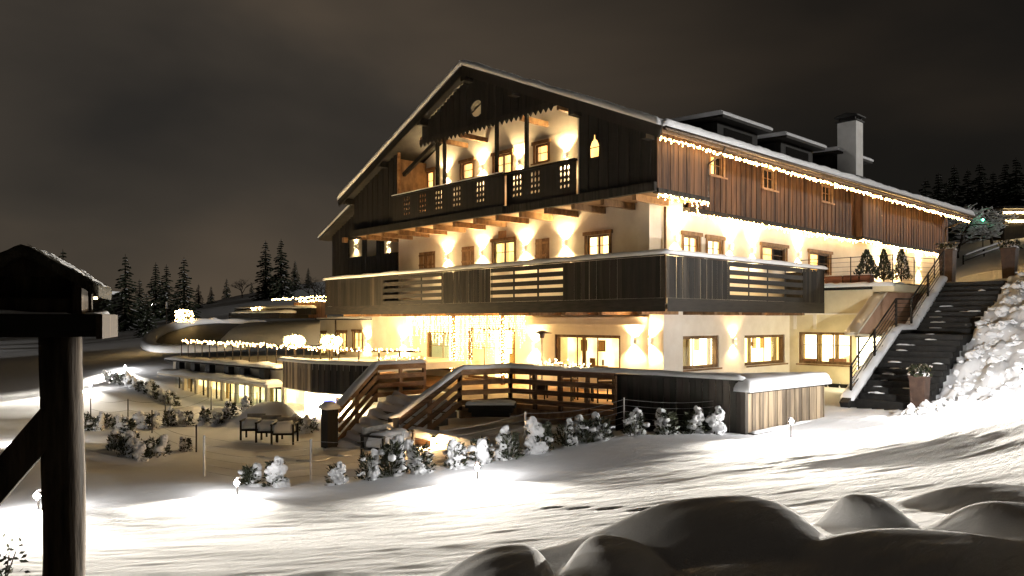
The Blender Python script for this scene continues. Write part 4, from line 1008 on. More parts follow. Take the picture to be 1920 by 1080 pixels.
# tapering planters with winter flowers
def flowers(parent, p, rad, h, n, seed):
    rg = np.random.default_rng(seed); lf = MB(); fl = MB()
    for k in range(n):
        a = rg.random()*6.283; r_ = rad*math.sqrt(rg.random()); q = V((p[0] + r_*math.cos(a), p[1] + r_*math.sin(a), p[2] + h*rg.random()))
        dn = V((rg.normal(), rg.normal(), rg.normal()*.6 + .5)).normalized(); s1 = dn.orthogonal().normalized(); s = .035 + .03*rg.random()
        t = lf if rg.random() < .72 else fl
        t.add([q - s1*s, q + dn*s*1.8 - s1*s*.2, q + s1*s, q - dn*s*.6], [(0, 1, 2, 3)])
    o1 = lf.build('foliage', 'leaf', parent, kind='stuff'); o2 = fl.build('blossom', 'flower', parent, kind='stuff')
def planter(p, h, w0, w1, lab, seed):
    r_ = root('tall_planter', lab, 'planter', p, 'tall tapering planters beside the staircase')
    b = MB(); b.bar((p[0], p[1], p[2] - .1), (p[0], p[1], p[2] + h), w0, w0, w2=w1, h2=w1); b.build('pot', 'planter', r_)
    b = MB(); b.box((p[0] - w1*.54, p[1] - w1*.54, p[2] + h - .05), (p[0] + w1*.54, p[1] + w1*.54, p[2] + h + .01)); b.build('rim', 'planter', r_)
    flowers(r_, (p[0], p[1], p[2] + h + .02), w1*.75, .26, 150, seed)
    snow_cap('snow_on_rim', [(p[0] - w1*.3, p[1] - w1*.2, p[2] + h + .01), (p[0] + w1*.3, p[1] - w1*.2, p[2] + h + .01)], w1*.7, .09, r_, seed, step=.05)
planter(at(1777, 524, 30.2) - (0, 0, .0), 1.18, .42, .52, 'dark tapering planter at the left head of the outdoor staircase', 1)
planter(at(1893, 524, 28.6) - (0, 0, .0), 1.18, .36, .50, 'dark tapering planter at the right head of the outdoor staircase', 2)
planter(np.array([5.12, -4.80, -2.55]), 1.0, .34, .42, 'dark tapering planter at the foot of the outdoor staircase', 3)

# ------------------------------------------------------------------ spa wing, left
spa = root('spa_wing', 'low glazed spa wing with roof terrace and timber clad end', 'building', (-3, 18, -3.8))
a2, b2_ = at(530, 700, 31.5)[:2], at(322, 700, 39.0)[:2]
d_ = b2_ - a2; L_ = np.linalg.norm(d_); d_ = d_/L_; nr_ = np.array([-d_[1], d_[0]])     # towards the house
if np.dot(nr_, np.array([1, 0])) < 0: nr_ = -nr_
GZ0, GZ1 = -4.1, -2.80
n_ = 8
for k in range(n_):
    p_ = a2 + d_*(L_*k/n_); q_ = a2 + d_*(L_*(k+1)/n_)
    b = MB(); b.bar(zpt(p_ + nr_*.06, GZ0), zpt(p_ + nr_*.06, GZ1), .12, .24, up=(d_[0], d_[1], 0)); b.build('pillar', 'plaster', spa)
    wn_ = sub('window', spa); m_ = 'room_green' if k < 3 else 'room_bright' if k == 4 else 'room_amber'
    f_ = MB(); i0, i1 = p_ + d_*.16, q_ - d_*.16
    f_.bar(zpt(i0 + nr_*.1, GZ0), zpt(i0 + nr_*.1, GZ1), .07, .07); f_.bar(zpt((i0+i1)/2 + nr_*.1, GZ0), zpt((i0+i1)/2 + nr_*.1, GZ1), .06, .06)
    f_.bar(zpt(i0 + nr_*.1, GZ1 - .06), zpt(i1 + nr_*.1, GZ1 - .06), .07, .10); f_.build('frame', 'wood_slat_dark', wn_)
    g_ = MB(); g_.bar(zpt(i0 + nr_*.12, (GZ0+GZ1)/2), zpt(i1 + nr_*.12, (GZ0+GZ1)/2), .01, GZ1 - GZ0 - .1); g_.build('pane', 'glass', wn_)
    r0, r1 = p_ + nr_*1.3, q_ + nr_*1.3
    mk('room_wall', [zpt(r0, GZ0), zpt(r1, GZ0), zpt(r1, GZ1 + .2), zpt(r0, GZ1 + .2)], [(0, 1, 2, 3)], m_, wn_)
    if k % 3 == 1: bar('curtain', zpt(i0 + d_*.25 + nr_*.5, GZ0 + .05), zpt(i0 + d_*.25 + nr_*.5, GZ1), .3, .05, 'curtain_cloth', wn_)
pa, pb_ = a2 - d_*.0, a2 + d_*L_
bar('ledge', zpt(pa - nr_*.25, GZ1 + .07), zpt(pb_ - nr_*.25, GZ1 + .07), .9, .12, 'plaster', spa)
snow_cap('ledge_snow', [zpt(pa - nr_*.35, GZ1 + .13), zpt(pb_ - nr_*.35, GZ1 + .13)], .8, .22, spa, 71, step=.15, rag=.5)
bar('parapet', zpt(pa + nr_*.15, GZ1 + .42), zpt(pb_ + nr_*.15, GZ1 + .42), .15, .60, 'plaster', spa)
for k in range(6):
    p_ = a2 + d_*(L_*(k + .55 + .15*rng.random())/6.6); b = MB(); b.bar(zpt(p_ - nr_*.22, GZ1 + .22), zpt(p_ - nr_*.22, GZ1 + .70), .28, .42, up=(d_[0], d_[1], 0)); b.build('bracket', 'black', spa)
TZ = GZ1 + .82
bar('roof_edge', zpt(pa - nr_*.0, TZ - .06), zpt(pb_ - nr_*.0, TZ - .06), .7, .10, 'wood_grey', spa)
snow_cap('edge_snow', [zpt(pa - nr_*.05, TZ - .01), zpt(pb_ - nr_*.05, TZ - .01)], .7, .16, spa, 72, step=.15, rag=.5)
poly_slab('roof_terrace', [pa + nr_*.3, pb_ + nr_*.3, pb_ + nr_*7, pa + nr_*9], TZ - .2, TZ - .02, 'plaster', spa)
# timber clad block (front of the entrance level)
wa, wb, wc = at(583, 700, 27.6)[:2], at(530, 700, 29.6)[:2], at(704, 700, 26.0)[:2]
def clad(p, q, z0, z1, mat, parent, wpl=.15):
    d = q - p; L = np.linalg.norm(d); d = d/L; s = 0; k = 0
    while s < L - .01:
        e_ = min(s + wpl, L); c_ = p + d*(s + e_)/2 + np.array([d[1], -d[0]])*.012*(k % 2)
        b = MB(); b.bar(zpt(c_, z0), zpt(c_, z1), e_ - s - .012, .03, up=(d[1], -d[0], 0)); b.build('plank', mat, parent); s = e_; k += 1
WZ0, WZ1 = -2.62, -1.56
clad(wc, wa, WZ0, WZ1, 'wood_grey', spa); clad(wa, wb, WZ0, WZ1, 'wood_tan', spa)
bar('cladding_core', zpt(wc + nr_*.06, (WZ0+WZ1)/2), zpt(wa + nr_*.06, (WZ0+WZ1)/2), .05, WZ1 - WZ0, 'black', spa)
snow_cap('block_snow', [zpt(wc, WZ1), zpt(wa, WZ1), zpt(wb, WZ1)], .5, .13, spa, 73, step=.15)
poly_slab('block_roof', [wc, wa, wb, wb + nr_*6, wc + nr_*5], WZ1 - .25, WZ1 - .02, 'plaster', spa)
poly_slab('block_soffit', [wc - nr_*.0 + nr_*.1, wa + nr_*.1, wb + nr_*.1, wb + nr_*5, wc + nr_*5], WZ0 - .06, WZ0, 'plaster', spa)
# lit entrance below the timber block
e0, e1 = at(538, 760, 29.4)[:2], at(625, 760, 27.6)[:2]
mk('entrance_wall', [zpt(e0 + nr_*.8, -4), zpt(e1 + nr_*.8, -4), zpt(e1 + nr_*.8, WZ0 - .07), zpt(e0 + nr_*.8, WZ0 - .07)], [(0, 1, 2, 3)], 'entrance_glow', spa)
q0, q1 = e0 + (e1 - e0)*.55, e0 + (e1 - e0)*.80
bar('blue_panel', zpt(q0 + nr_*.5, -3.3), zpt(q1 + nr_*.5, -3.3), .05, .72, 'screen_blue', spa)
bar('door_leaf', zpt(q1 + nr_*.55, -3.3), zpt(q1 + (e1-e0)*.06 + nr_*.55, -3.3), .05, .8, 'wood_tan', spa)
# annex wall behind the terrace
AX = 4.0
AW = [rect('x', AX, 634, 623, 649, 662), rect('x', AX, 663, 622, 679, 656), rect('x', AX, 598, 624, 611, 664)]
wall('annex_wall', 'x', AX, 18.0, 26.9, -3.4, .0, AW, 'plaster', spa)
for r_ in AW: window('x', AX, r_, 'green', spa)
box('annex_eave', (AX - .25, 18.1, .003), (AX + 5, 27.0, .09), 'wood_grey', spa)
snow_cap('annex_snow', [(AX - .15, 18.1, .09), (AX - .15, 26.9, .09)], .4, .13, spa, 74, step=.2)
tube('annex_pipe', [(AX - .08, 25.0, .0), (AX - .08, 25.0, -.5), (AX - .08, 25.0, -2.0)], .04, 'metal_pipe', spa)
# great curved snow-covered roof left of the annex wall
vs_ = []; fs_ = []; nu, nv = 24, 14
for i in range(nu+1):
    u = i/nu; pt0 = at(600 - 195*u, 647, 36 + 5*u); pt1 = at(600 - 130*u, 600 + 4*u*u, 42 + 5*u)
    for j in range(nv+1):
        v = j/nv; q = pt0 + (pt1 - pt0)*v; q[2] += .55*math.sin(math.pi*v)*.6 + .03*mnoise.noise(V((q[0]*2, q[1]*2, 1)))
        vs_.append(q)
for i in range(nu):
    for j in range(nv): fs_.append((i*(nv+1)+j, i*(nv+1)+j+1, (i+1)*(nv+1)+j+1, (i+1)*(nv+1)+j))
mk('curved_roof', vs_, fs_, 'snow_field', spa, True)
# flat roofs stepped above, with timber screen
q = at(612, 590, 39); q2 = at(552, 590, 42)
bar('roof_screen', V((q[0], q[1], at(0, 581, 40)[2])), V((q2[0], q2[1], at(0, 581, 40)[2])), .08, .85, 'wood_side', spa)
for (pxa, pxb, py_, Da, hgt) in ((612, 470, 584, 40.5, .35), (560, 464, 592, 40, .3)):
    q = at(pxa, py_, Da); q2 = at(pxb, py_, Da + 2.5); b = MB(); b.bar(V((q[0], q[1], q[2])), V((q2[0], q2[1], q[2])), 2.4, hgt); b.build('flat_roof', 'wood_dark', spa)
    snow_cap('flat_roof_snow', [(q[0], q[1], q[2] + hgt/2), (q2[0], q2[1], q[2] + hgt/2)], 2.4, .16, spa, int(pxa), step=.3)
# terrace railing of the spa wing
sp_r = root('terrace_railing', 'metal bar railing round the spa roof terrace', 'railing', zpt(pa + nr_*.4, TZ))
path = [pb_ + nr_*.5, pa + nr_*.5 - d_*.2, wa + nr_*1.2, wc + nr_*2.0]
for p_, q_ in zip(path[:-1], path[1:]):
    L2 = np.linalg.norm(q_ - p_); m_ = int(L2/.75)
    for k in range(m_): b = MB(); b.bar(zpt(p_ + (q_-p_)*k/m_, TZ - .05), zpt(p_ + (q_-p_)*k/m_, TZ + .82), .035, .035); b.build('baluster', 'metal_dark', sp_r)
    bar('handrail', zpt(p_, TZ + .83), zpt(q_, TZ + .83), .06, .05, 'wood_slat', sp_r)
RAILPATH = [zpt(p_, TZ + .88) for p_ in path]
# sunken dark roof with its curved snow rim further left
sunk = root('curved_low_roof', 'half buried dark roof with a curved snow rim left of the spa', 'roof', at(330, 650, 46))
rim = [at(462, 652, 43.5), at(400, 656, 44), at(340, 658, 44.5), at(300, 657, 45), at(281, 651, 46.5), at(276, 641, 48.5), at(290, 628, 51), at(318, 616, 54), at(350, 607, 57), at(385, 604, 60), at(440, 606, 62), at(500, 607, 62)]
mk('dark_surface', [p_ - np.array([0, 0, .05]) for p_ in rim], [tuple(range(len(rim)))], 'slate', sunk)
def smooth_path(pts, it=2):
    pts = [V(p_) for p_ in pts]
    for _ in range(it):
        o_ = [pts[0]]
        for a_, b_ in zip(pts[:-1], pts[1:]): o_ += [a_.lerp(b_, .25), a_.lerp(b_, .75)]
        pts = o_ + [pts[-1]]
    return pts
snow_cap('snow_rim', smooth_path([p_ - np.array([0, 0, .1]) for p_ in rim]), .9, .42, sunk, 81, step=.3, rag=.3)

# ------------------------------------------------------------------ plants
def remeshed(name, blobs, mat, voxel=.035, rough=.04, seed=0):
    """one continuous lump of snow grown round several centres"""
    bm = bmesh.new()
    for (x_, y_, z_, rx, ry, rz_) in blobs:
        mt = Matrix.Translation((x_, y_, z_)) @ Matrix.Diagonal((rx, ry, rz_, 1)); bmesh.ops.create_icosphere(bm, subdivisions=2, radius=1, matrix=mt)
    me = bpy.data.meshes.new(name); bm.to_mesh(me); bm.free(); o = bpy.data.objects.new(name, me); LINK(o)
    md = o.modifiers.new('r', 'REMESH'); md.mode = 'VOXEL'; md.voxel_size = voxel
    ms = o.modifiers.new('s', 'SMOOTH'); ms.iterations = 4
    dg = bpy.context.evaluated_depsgraph_get(); me2 = bpy.data.meshes.new_from_object(o.evaluated_get(dg)); me2.name = name
    bpy.data.objects.remove(o)
    for v in me2.vertices:
        q = v.co*7 + V((seed, 0, 0)); v.co += v.normal*(rough*mnoise.noise(q) + rough*.5*mnoise.noise(q*2.7))
    me2.polygons.foreach_set('use_smooth', [True]*len(me2.polygons)); me2.materials.clear(); me2.materials.append(M[mat])
    return me2
def leaf_mesh(name, seed, n, rad, hgt, mat, ls=.06, up=.6):
    rg = np.random.default_rng(seed); b = MB()
    for k in range(n):
        a = rg.random()*6.283; r_ = rad*rg.random()**.6; z_ = hgt*rg.random(); r_ *= 1 - .45*(z_/hgt)
        q = V((r_*math.cos(a), r_*math.sin(a), z_)); d = V((math.cos(a)*.8 + rg.normal()*.4, math.sin(a)*.8 + rg.normal()*.4, up + rg.normal()*.4)).normalized()
        s1 = d.orthogonal().normalized(); s1 = (s1*math.cos(a*3) + d.cross(s1)*math.sin(a*3)).normalized(); s = ls*(.7 + .8*rg.random())
        b.add([q, q + d*s*.7 + s1*s*.28, q + d*s*1.7, q + d*s*.7 - s1*s*.28], [(0, 1, 2, 3)])
    for k in range(9):
        a = rg.random()*6.283; b.tube([(0, 0, -.12), (rad*.5*math.cos(a), rad*.5*math.sin(a), hgt*.6), (rad*.8*math.cos(a), rad*.8*math.sin(a), hgt*1.05)], .010, 4, .004)
    me = bpy.data.meshes.new(name); me.from_pydata(b.v, [], b.f); me.update(); me.materials.append(M[mat]); return me
SHR = []
for k in range(7):
    rg = np.random.default_rng(100 + k); blobs = []; a0 = rg.random()*6.28; lean = .05 + .14*rg.random()
    top = V((lean*math.cos(a0), lean*math.sin(a0), .50))
    for j in range(9):                                   # a cloak hanging from the tip down one side
        t = j/8; a = a0 + rg.normal()*.9; r_ = .05 + .15*(1 - t)*rg.random()
        blobs.append((top.x*t + r_*math.cos(a), top.y*t + r_*math.sin(a), .05 + .45*t, .085 + .06*(1 - t)*rg.random(), .085 + .06*(1 - t)*rg.random(), .07 + .05*rg.random()))
    for j in range(6):                                   # lumps caught on single twigs
        a = rg.random()*6.28; r_ = .12 + .13*rg.random(); blobs.append((r_*math.cos(a), r_*math.sin(a), .10 + .34*rg.random(), .06 + .05*rg.random(), .04 + .03*rg.random(), .022 + .015*rg.random()))
    a = rg.random()*6.28; blobs.append((.12*math.cos(a), .12*math.sin(a), .0, .24, .2, .07))
    SHR.append((leaf_mesh('foliage', 50 + k, 300, .235, .46, 'leaf', .055), remeshed('snow_load', blobs, 'snow', .022, .075, k)))
def shrub(p, k, sc, label, group, rz):
    r_ = root('snowy_shrub', label, 'shrub', p, group, rz=rz); r_.scale = (sc, sc, sc*(.9 + .25*rng.random()))
    for me, nm in zip(SHR[k % 7], ('foliage', 'snow_load')):
        o = bpy.data.objects.new(nm, me); LINK(o); o.parent = r_
        if nm == 'foliage': o['kind'] = 'stuff'
    return r_
dD = lambda px: float(np.interp(px, [415, 630, 735, 860, 955, 1060, 1190, 1335], [14.1, 14.4, 14.8, 15.2, 15.6, 16.2, 16.9, 17.4]))
FR = [(468, 46), (515, 52), (630, 46), (690, 52), (735, 66), (790, 58), (855, 50), (900, 56), (955, 54), (1015, 62), (1060, 46), (1095, 46), (1130, 48), (1190, 50), (1250, 54), (1298, 50), (1335, 54)]
for k, (px_, h_) in enumerate(FR):
    D_ = dD(px_) + .05*rng.random(); p_ = at(px_, 800, D_); shrub((p_[0], p_[1], gz(p_[0], p_[1]) - .03), k, h_*D_/F/.56, 'snow laden shrub in the front row above the floodlights, %s from the left' % ORD[k], 'front row of snowy shrubs', rng.random()*6)
BK = [(158, 25.3), (178, 25.0), (200, 25.6), (222, 25.8), (240, 24.6), (262, 25.9), (285, 25.6), (318, 26.2), (350, 26.4), (385, 26.6), (408, 26.4), (432, 26.7), (462, 26.8), (560, 24.6), (582, 24.2)]
for k, (px_, D_) in enumerate(BK):
    p_ = at(px_, 800, D_); shrub((p_[0], p_[1], gz(p_[0], p_[1]) - .02), k + 3, .8 + .35*rng.random(), 'snowy shrub edging the back of the garden, %s from the left' % ORD[k], 'shrubs along the back of the garden', rng.random()*6)
CL = [(215, 19.3), (235, 18.8), (250, 19.5), (268, 18.7), (290, 19.2), (305, 19.6), (348, 20.6)]
for k, (px_, D_) in enumerate(CL):
    p_ = at(px_, 850, D_); shrub((p_[0], p_[1], gz(p_[0], p_[1]) - .02), k + 1, .7 + .25*rng.random(), ('lone snowy shrub standing right of the clump in the garden' if k == 6 else 'snowy shrub in the clump beside the bird house post, %s from the left' % ORD[k]), 'clump of shrubs in the garden', rng.random()*6)
HG = [(205 + 9.5*k, 36.5 + 1.5*math.sin(k), 712 + 3.8*k) for k in range(14)]
for k, (px_, D_, py_) in enumerate(HG):
    D_ = 41 - .55*k; p_ = at(px_, py_, D_); shrub((p_[0], p_[1], gz(p_[0], p_[1]) - .05), k + 5, .85 + .35*rng.random(), 'frosted shrub in the hedge before the spa windows, %s from the left' % ORD[k], 'hedge of frosted shrubs', rng.random()*6)
# leafy sprig at the lower left edge
sp_ = at(8, 1052, 3.3)
sg = root('leafy_sprig', 'dark leafy sprig poking from the snow at the lower left corner', 'plant', sp_ - np.array([0, 0, .25]))
b = MB(); rg = np.random.default_rng(5)
for k in range(70):
    q = V(sp_) + V(RT)*(rg.normal()*.055) + V((0, 0, rg.normal()*.055)) + V(FW)*rg.normal()*.05
    d = V((rg.normal(), rg.normal(), rg.normal())).normalized(); s1 = d.orthogonal().normalized(); s = .016
    b.add([q, q + d*s*.7 + s1*s*.5, q + d*s*1.8, q + d*s*.7 - s1*s*.5], [(0, 1, 2, 3)])
b.build('leaves', 'leaf', sg, kind='stuff')
b = MB()
for k in range(6): b.tube([V(sp_) - V((0, 0, .6)), V(sp_) - V((0, 0, .1)), V(sp_) + V(RT)*(rg.normal()*.07) + V((0, 0, rg.normal()*.06))], .006, 5, .002)
b.build('stem', 'bark', sg)

# clipped evergreens on the roof terrace
for k, (px_, pyt, D_, wd_, lab) in enumerate(((1625, 474, 27.6, .46, 'broad conical evergreen between the planter boxes and the lit wall'), (1657, 473, 29.5, .32, 'slim conical evergreen in the middle of the roof terrace'), (1690, 471, 30.3, .38, 'snow dusted conical evergreen nearest the staircase'))):
    p_ = at(px_, 528, D_); h_ = (528 - pyt)*D_/F; r_ = root('conical_evergreen', lab, 'shrub', p_ - np.array([0, 0, .02]), 'clipped evergreens on the roof terrace')
    rg = np.random.default_rng(k); b = MB(); s_ = MB()
    for q in range(900):
        t = rg.random(); a = rg.random()*6.283; rr = wd_*(1 - t)**.8*(.35 + .65*rg.random()**.5) * (1 + .12*math.sin(a*3 + t*9))
        c_ = V((p_[0] + rr*math.cos(a), p_[1] + rr*math.sin(a), p_[2] + .06 + h_*t)); d = V((math.cos(a)*.5, math.sin(a)*.5, 1 + rg.normal()*.3)).normalized(); s1 = d.orthogonal().normalized(); s1 = (s1*math.cos(q) + d.cross(s1)*math.sin(q)); s = .055
        (s_ if rg.random() < (.03 if k < 2 else .2) else b).add([c_, c_ + d*s*.8 + s1*s*.5, c_ + d*s*1.9, c_ + d*s*.8 - s1*s*.5], [(0, 1, 2, 3)])
    b.build('foliage', 'needles', r_, kind='stuff'); s_.build('snow_dust', 'snow', r_, kind='stuff'); tube('trunk', [V(p_), V(p_) + V((0, 0, h_*.7))], .03, 'bark', r_)

# spruces
def spruce_mesh(seed):
    rg = np.random.default_rng(seed); b = MB(); s_ = MB(); t_ = MB(); t_.tube([(0, 0, -.05), (0, 0, .5), (0, 0, .98)], .018, 6, .003)
    lv = 26
    for i in range(lv):
        t = i/lv; z0 = .05 + .93*t; L = .20*(1 - t)**.85 + .012; nb_ = 9 if t < .7 else 6
        for j in range(nb_):
            a = rg.random()*6.283; l_ = L*(.65 + .5*rg.random()); dz = -l_*(.28 + .2*rg.random())
            p = V((0, 0, z0)); d = V((math.cos(a), math.sin(a), 0)); e_ = p + d*l_ + V((0, 0, dz)); sd = V((-d.y, d.x, 0))
            seg = 3
            for q in range(seg):
                u0, u1 = q/seg, (q+1)/seg; w0 = .030*(1 - u0*.6)*(1 - t*.5); m0 = p.lerp(e_, u0); m1 = p.lerp(e_, u1)
                for sgn in (-1, 1):
                    b.add([m0, m1, m1 + sd*sgn*w0*(.5 + rg.random()) + V((0, 0, -.012)), m0.lerp(m1, .4) + sd*sgn*w0*(1 + rg.random()*.5) + V((0, 0, -.02))], [(0, 1, 2, 3)])
            if rg.random() < .3: s_.add([p.lerp(e_, .4) + V((0, 0, .004)), p.lerp(e_, .75) + sd*.012 + V((0, 0, .004)), e_ + V((0, 0, .004)), p.lerp(e_, .75) - sd*.012 + V((0, 0, .004))], [(0, 1, 2, 3)])
    out = []
    for nm, q, mt in (('crown', b, 'needles'), ('snow_on_boughs', s_, 'snow'), ('trunk', t_, 'bark')):
        me = bpy.data.meshes.new(nm); me.from_pydata(q.v, [], q.f); me.update(); me.materials.append(M[mt]); out.append((nm, me))
    return out
SPR = [spruce_mesh(k) for k in range(4)]
def spruce(px, pt, pb, D, k, label, group, wide=1.0):
    p_ = at(px, pb, D); h_ = (pb - pt)*D/F; z_ = min(p_[2], gz(p_[0], p_[1])); h_ = (HYP - pt)*D/F - z_
    r_ = root('spruce_tree', label, 'tree', (p_[0], p_[1], z_ - .1), group, rz=rng.random()*6); r_.scale = (h_*wide, h_*wide, h_)
    for nm, me in SPR[k % 4]:
        o = bpy.data.objects.new(nm, me); LINK(o); o.parent = r_
        if nm != 'trunk': o['kind'] = 'stuff'
LS = [(118, 462, 590, 95), (20, 500, 600, 100), (60, 520, 600, 105), (160, 520, 605, 110), (200, 530, 620, 108), (235, 472, 605, 92), (262, 520, 610, 110), (292, 488, 605, 104), (312, 492, 602, 100), (345, 478, 592, 95), (372, 530, 590, 112), (396, 534, 580, 118), (472, 528, 556, 125), (498, 447, 556, 112), (527, 444, 552, 110), (553, 486, 548, 118), (578, 500, 540, 120), (425, 520, 565, 150), (275, 545, 612, 80), (330, 540, 600, 84)]
for k, (px_, pt, pb, D_) in enumerate(LS): spruce(px_, pt, pb, D_, k, 'dark spruce on the left hillside, %s from the left' % ORD[sorted(q[0] for q in LS).index(px_)], 'spruces on the left hillside', 1.25)
RS = [(1735, 330, 70), (1760, 318, 78), (1790, 305, 84), (1815, 312, 80), (1838, 300, 88), (1862, 318, 82), (1885, 300, 86), (1905, 290, 80), (1935, 300, 82), (1640, 372, 70), (1705, 350, 76), (1775, 335, 70)]
for k, (px_, pt, D_) in enumerate(RS): spruce(px_, pt, 420, D_, k + 1, 'almost black spruce behind the frosted tree, %s from the left' % ORD[sorted(q[0] for q in RS).index(px_)], 'dark spruces right of the chalet', 1.5)

# bare trees: recursive limbs, snow lying on their upper sides
def bare_tree(name, label, p, h, spread, depth, seed, snow=True, group=None):
    rg = np.random.default_rng(seed); b = MB(); s_ = MB(); r_ = root(name, label, 'tree', p, group)
    def grow(q, d, L, rad, lev):
        pts = [q]; dd = d.copy()
        for i in range(3):
            dd = (dd + V((rg.normal()*.18, rg.normal()*.18, rg.normal()*.12 + .02))).normalized(); pts.append(pts[-1] + dd*L/3)
        b.tube(pts, rad, 5 if lev < 2 else 4, rad*.6)
        if snow and lev >= 1: s_.tube([x_ + V((0, 0, rad*.8)) for x_ in pts], max(rad*.8, .032), 4, max(rad*.55, .026))
        if lev >= depth: return
        for k in range(3 if lev else 5):
            a = rg.random()*6.283; up = .55 if lev == 0 else .18; nd = (dd*.6 + V((math.cos(a)*spread, math.sin(a)*spread, up*rg.random()))).normalized()
            grow(pts[-1] if k < 2 else pts[2], nd, L*(.72 + .12*rg.random()), rad*.58, lev + 1)
    grow(V(p), V((0, 0, 1)), h*.26, h*.024, 0)
    b.build('limbs', 'bark', r_, True)
    if snow: s_.build('snow_on_limbs', 'snow', r_, True, kind='stuff')
tp = at(1795, 440, 54); tp[2] = gz(tp[0], tp[1]) - .1
bare_tree('bare_tree', 'wide bare tree with snow on every branch beyond the chalet', tp, (HYP - 330)*54/F - tp[2], 1.15, 5, 4)
tp = at(1860, 440, 57); tp[2] = gz(tp[0], tp[1]) - .1
bare_tree('bare_tree', 'smaller snowy bare tree beside the hut at the right edge', tp, (HYP - 335)*57/F - tp[2], 1.1, 4, 9)
for k, (px_, pt, D_, lab) in enumerate(((455, 500, 118, 'thin leafless tree on the crest of the left hill'), (588, 482, 88, 'round leafless tree close to the left end of the chalet'))):
    tp = at(px_, 550, D_); tp[2] = gz(tp[0], tp[1]) - .2; bare_tree('bare_tree', lab, tp, (HYP - pt)*D_/F - tp[2], .8, 4, 20 + k, False)

# ------------------------------------------------------------------ wire fences
def wire_fence(posts, hgt, label, nw=6, mat='metal_pale'):
    P3 = [(q[0], q[1], gz(q[0], q[1])) for q in posts]; r_ = root('wire_fence', label, 'fence', P3[0])
    for q in P3: b = MB(); b.tube([(q[0], q[1], q[2] - .3), (q[0], q[1], q[2] + hgt)], .02, 6); b.build('post', mat, r_)
    for k in range(nw):
        pts = []
        for a_, b_ in zip(P3[:-1], P3[1:]):
            for i in range(9):
                t = i/8; pts.append((a_[0] + (b_[0]-a_[0])*t, a_[1] + (b_[1]-a_[1])*t, a_[2] + (b_[2]-a_[2])*t + .1 + (hgt - .14)*k/(nw - 1) - .10*math.sin(math.pi*t)))
        b = MB(); b.tube(pts, .0035, 4); b.build('wire', mat, r_)
wire_fence([at(383, 850, 15.2), at(583, 830, 14.9), at(757, 800, 15.0), at(985, 780, 16.2), at(1170, 770, 17.4), at(1385, 770, 18.0)], .82, 'sagging wire fence on metal posts behind the front shrubs')
wire_fence([at(368, 820, 20.5), at(285, 800, 24.6)], .75, 'short wire fence along the left side of the garden', 3, 'metal_dark')
wire_fence([at(170, 770, 27.2), at(240, 770, 27.2), at(310, 770, 27.4), at(396, 775, 27.5), at(482, 775, 27.6)], .85, 'thin wire fence behind the back row of shrubs', 3, 'metal_dark')

# ------------------------------------------------------------------ garden seats under snow
def seat(px, py, D, label, rz, wd=.62):
    p_ = at(px, py, D); r_ = root('garden_armchair', label, 'armchair', (p_[0], p_[1], gz(p_[0], p_[1])), 'snowed-in garden seats', rz=rz)
    for sx in (-1, 1):
        for sy in (-1, 1): b = MB(); b.box((sx*wd/2 - .025, sy*.28 - .025, 0), (sx*wd/2 + .025, sy*.28 + .025, .56)); b.build('leg', 'wood_dark', r_, local=True)
        b = MB(); b.box((sx*wd/2 - .035, -.31, .561), (sx*wd/2 + .035, .31, .60)); b.build('armrest', 'wood_dark', r_, local=True)
    b = MB(); b.box((-wd/2 + .03, -.30, .28), (wd/2 - .03, .30, .34)); b.build('seat', 'wood_dark', r_, local=True)
    b = MB(); b.box((-wd/2 + .03, .255, .341), (wd/2 - .03, .305, .74)); b.build('backrest', 'fabric_grey', r_, local=True)
    snow_cap('snow_cushion', [(-wd/2 + .05, -.02, .345), (wd/2 - .05, -.02, .345)], .52, .30, r_, int(px), local=True, step=.06, rag=.15)
for k, (px_, py_, D_) in enumerate(((476, 822, 23.2), (505, 828, 22.7), (534, 832, 22.3))):
    seat(px_, py_, D_, 'snow covered armchair left of the garden steps, %s from the left' % ORD[k], R(-40))
seat(728, 860, 16.6, 'snow covered garden seat behind the front shrubs below the steps', R(20), 1.1)

# ------------------------------------------------------------------ string lights
def string(name, label, pts, spacing=.11, r=.022, drop=0, dropn=3, mat='bulb', jit=.02, group='strings of warm fairy lights', seed=0, wire=True):
    rg = np.random.default_rng(seed + 77); pts = [V(p) for p in pts]; r_ = root(name, label, 'string lights', pts[0], group); bl = MB(); wr = MB(); line = []
    for a_, b_ in zip(pts[:-1], pts[1:]):
        n = max(1, int((b_ - a_).length/spacing))
        for i in range(n):
            q = a_.lerp(b_, (i + .5*rg.random())/n) + V((rg.normal()*jit, rg.normal()*jit, rg.normal()*jit)); line.append(q); bl.octa(q, r*(.75 + .5*rg.random()))
            if drop and i % 4 == 0:
                m_ = int(1 + dropn*rg.random())
                for j in range(m_): bl.octa(q - V((0, 0, drop*(j + 1))) + V((rg.normal()*.01, rg.normal()*.01, 0)), r*.85)
    if wire: wr.tube([p + V((0, 0, .01)) for p in line[::2]], .005, 4); wr.build('wire', 'black', r_)
    bl.build('bulbs', mat, r_, kind='stuff'); return r_
string('fairy_lights', 'warm fairy lights hanging along the long eave of the chalet', [(RX0 + .1, EY0 + .12, EZ - .29), (RX1 - .1, EY0 + .12, EZ - .29)], .07, .022, .055, 1, seed=1)
string('fairy_lights', 'warm fairy lights under the protruding timber corner of the top floor', [(UX + .06, .58, 3.62), (3.06, .58, 3.62), (3.06, 1.1, 3.60)], .08, .024, .08, 2, seed=2)
string('fairy_lights', 'warm fairy lights below the timber cladding along the side wall', [(2.1, UY - .05, ZB - .19), (15.3, UY - .05, ZB - .19), (15.3, .93, ZB - .19), (17.27, .93, ZB - .19), (17.27, UY - .05, ZB - .19), (26.9, UY - .05, ZB - .19)], .07, .022, .06, 2, seed=3)
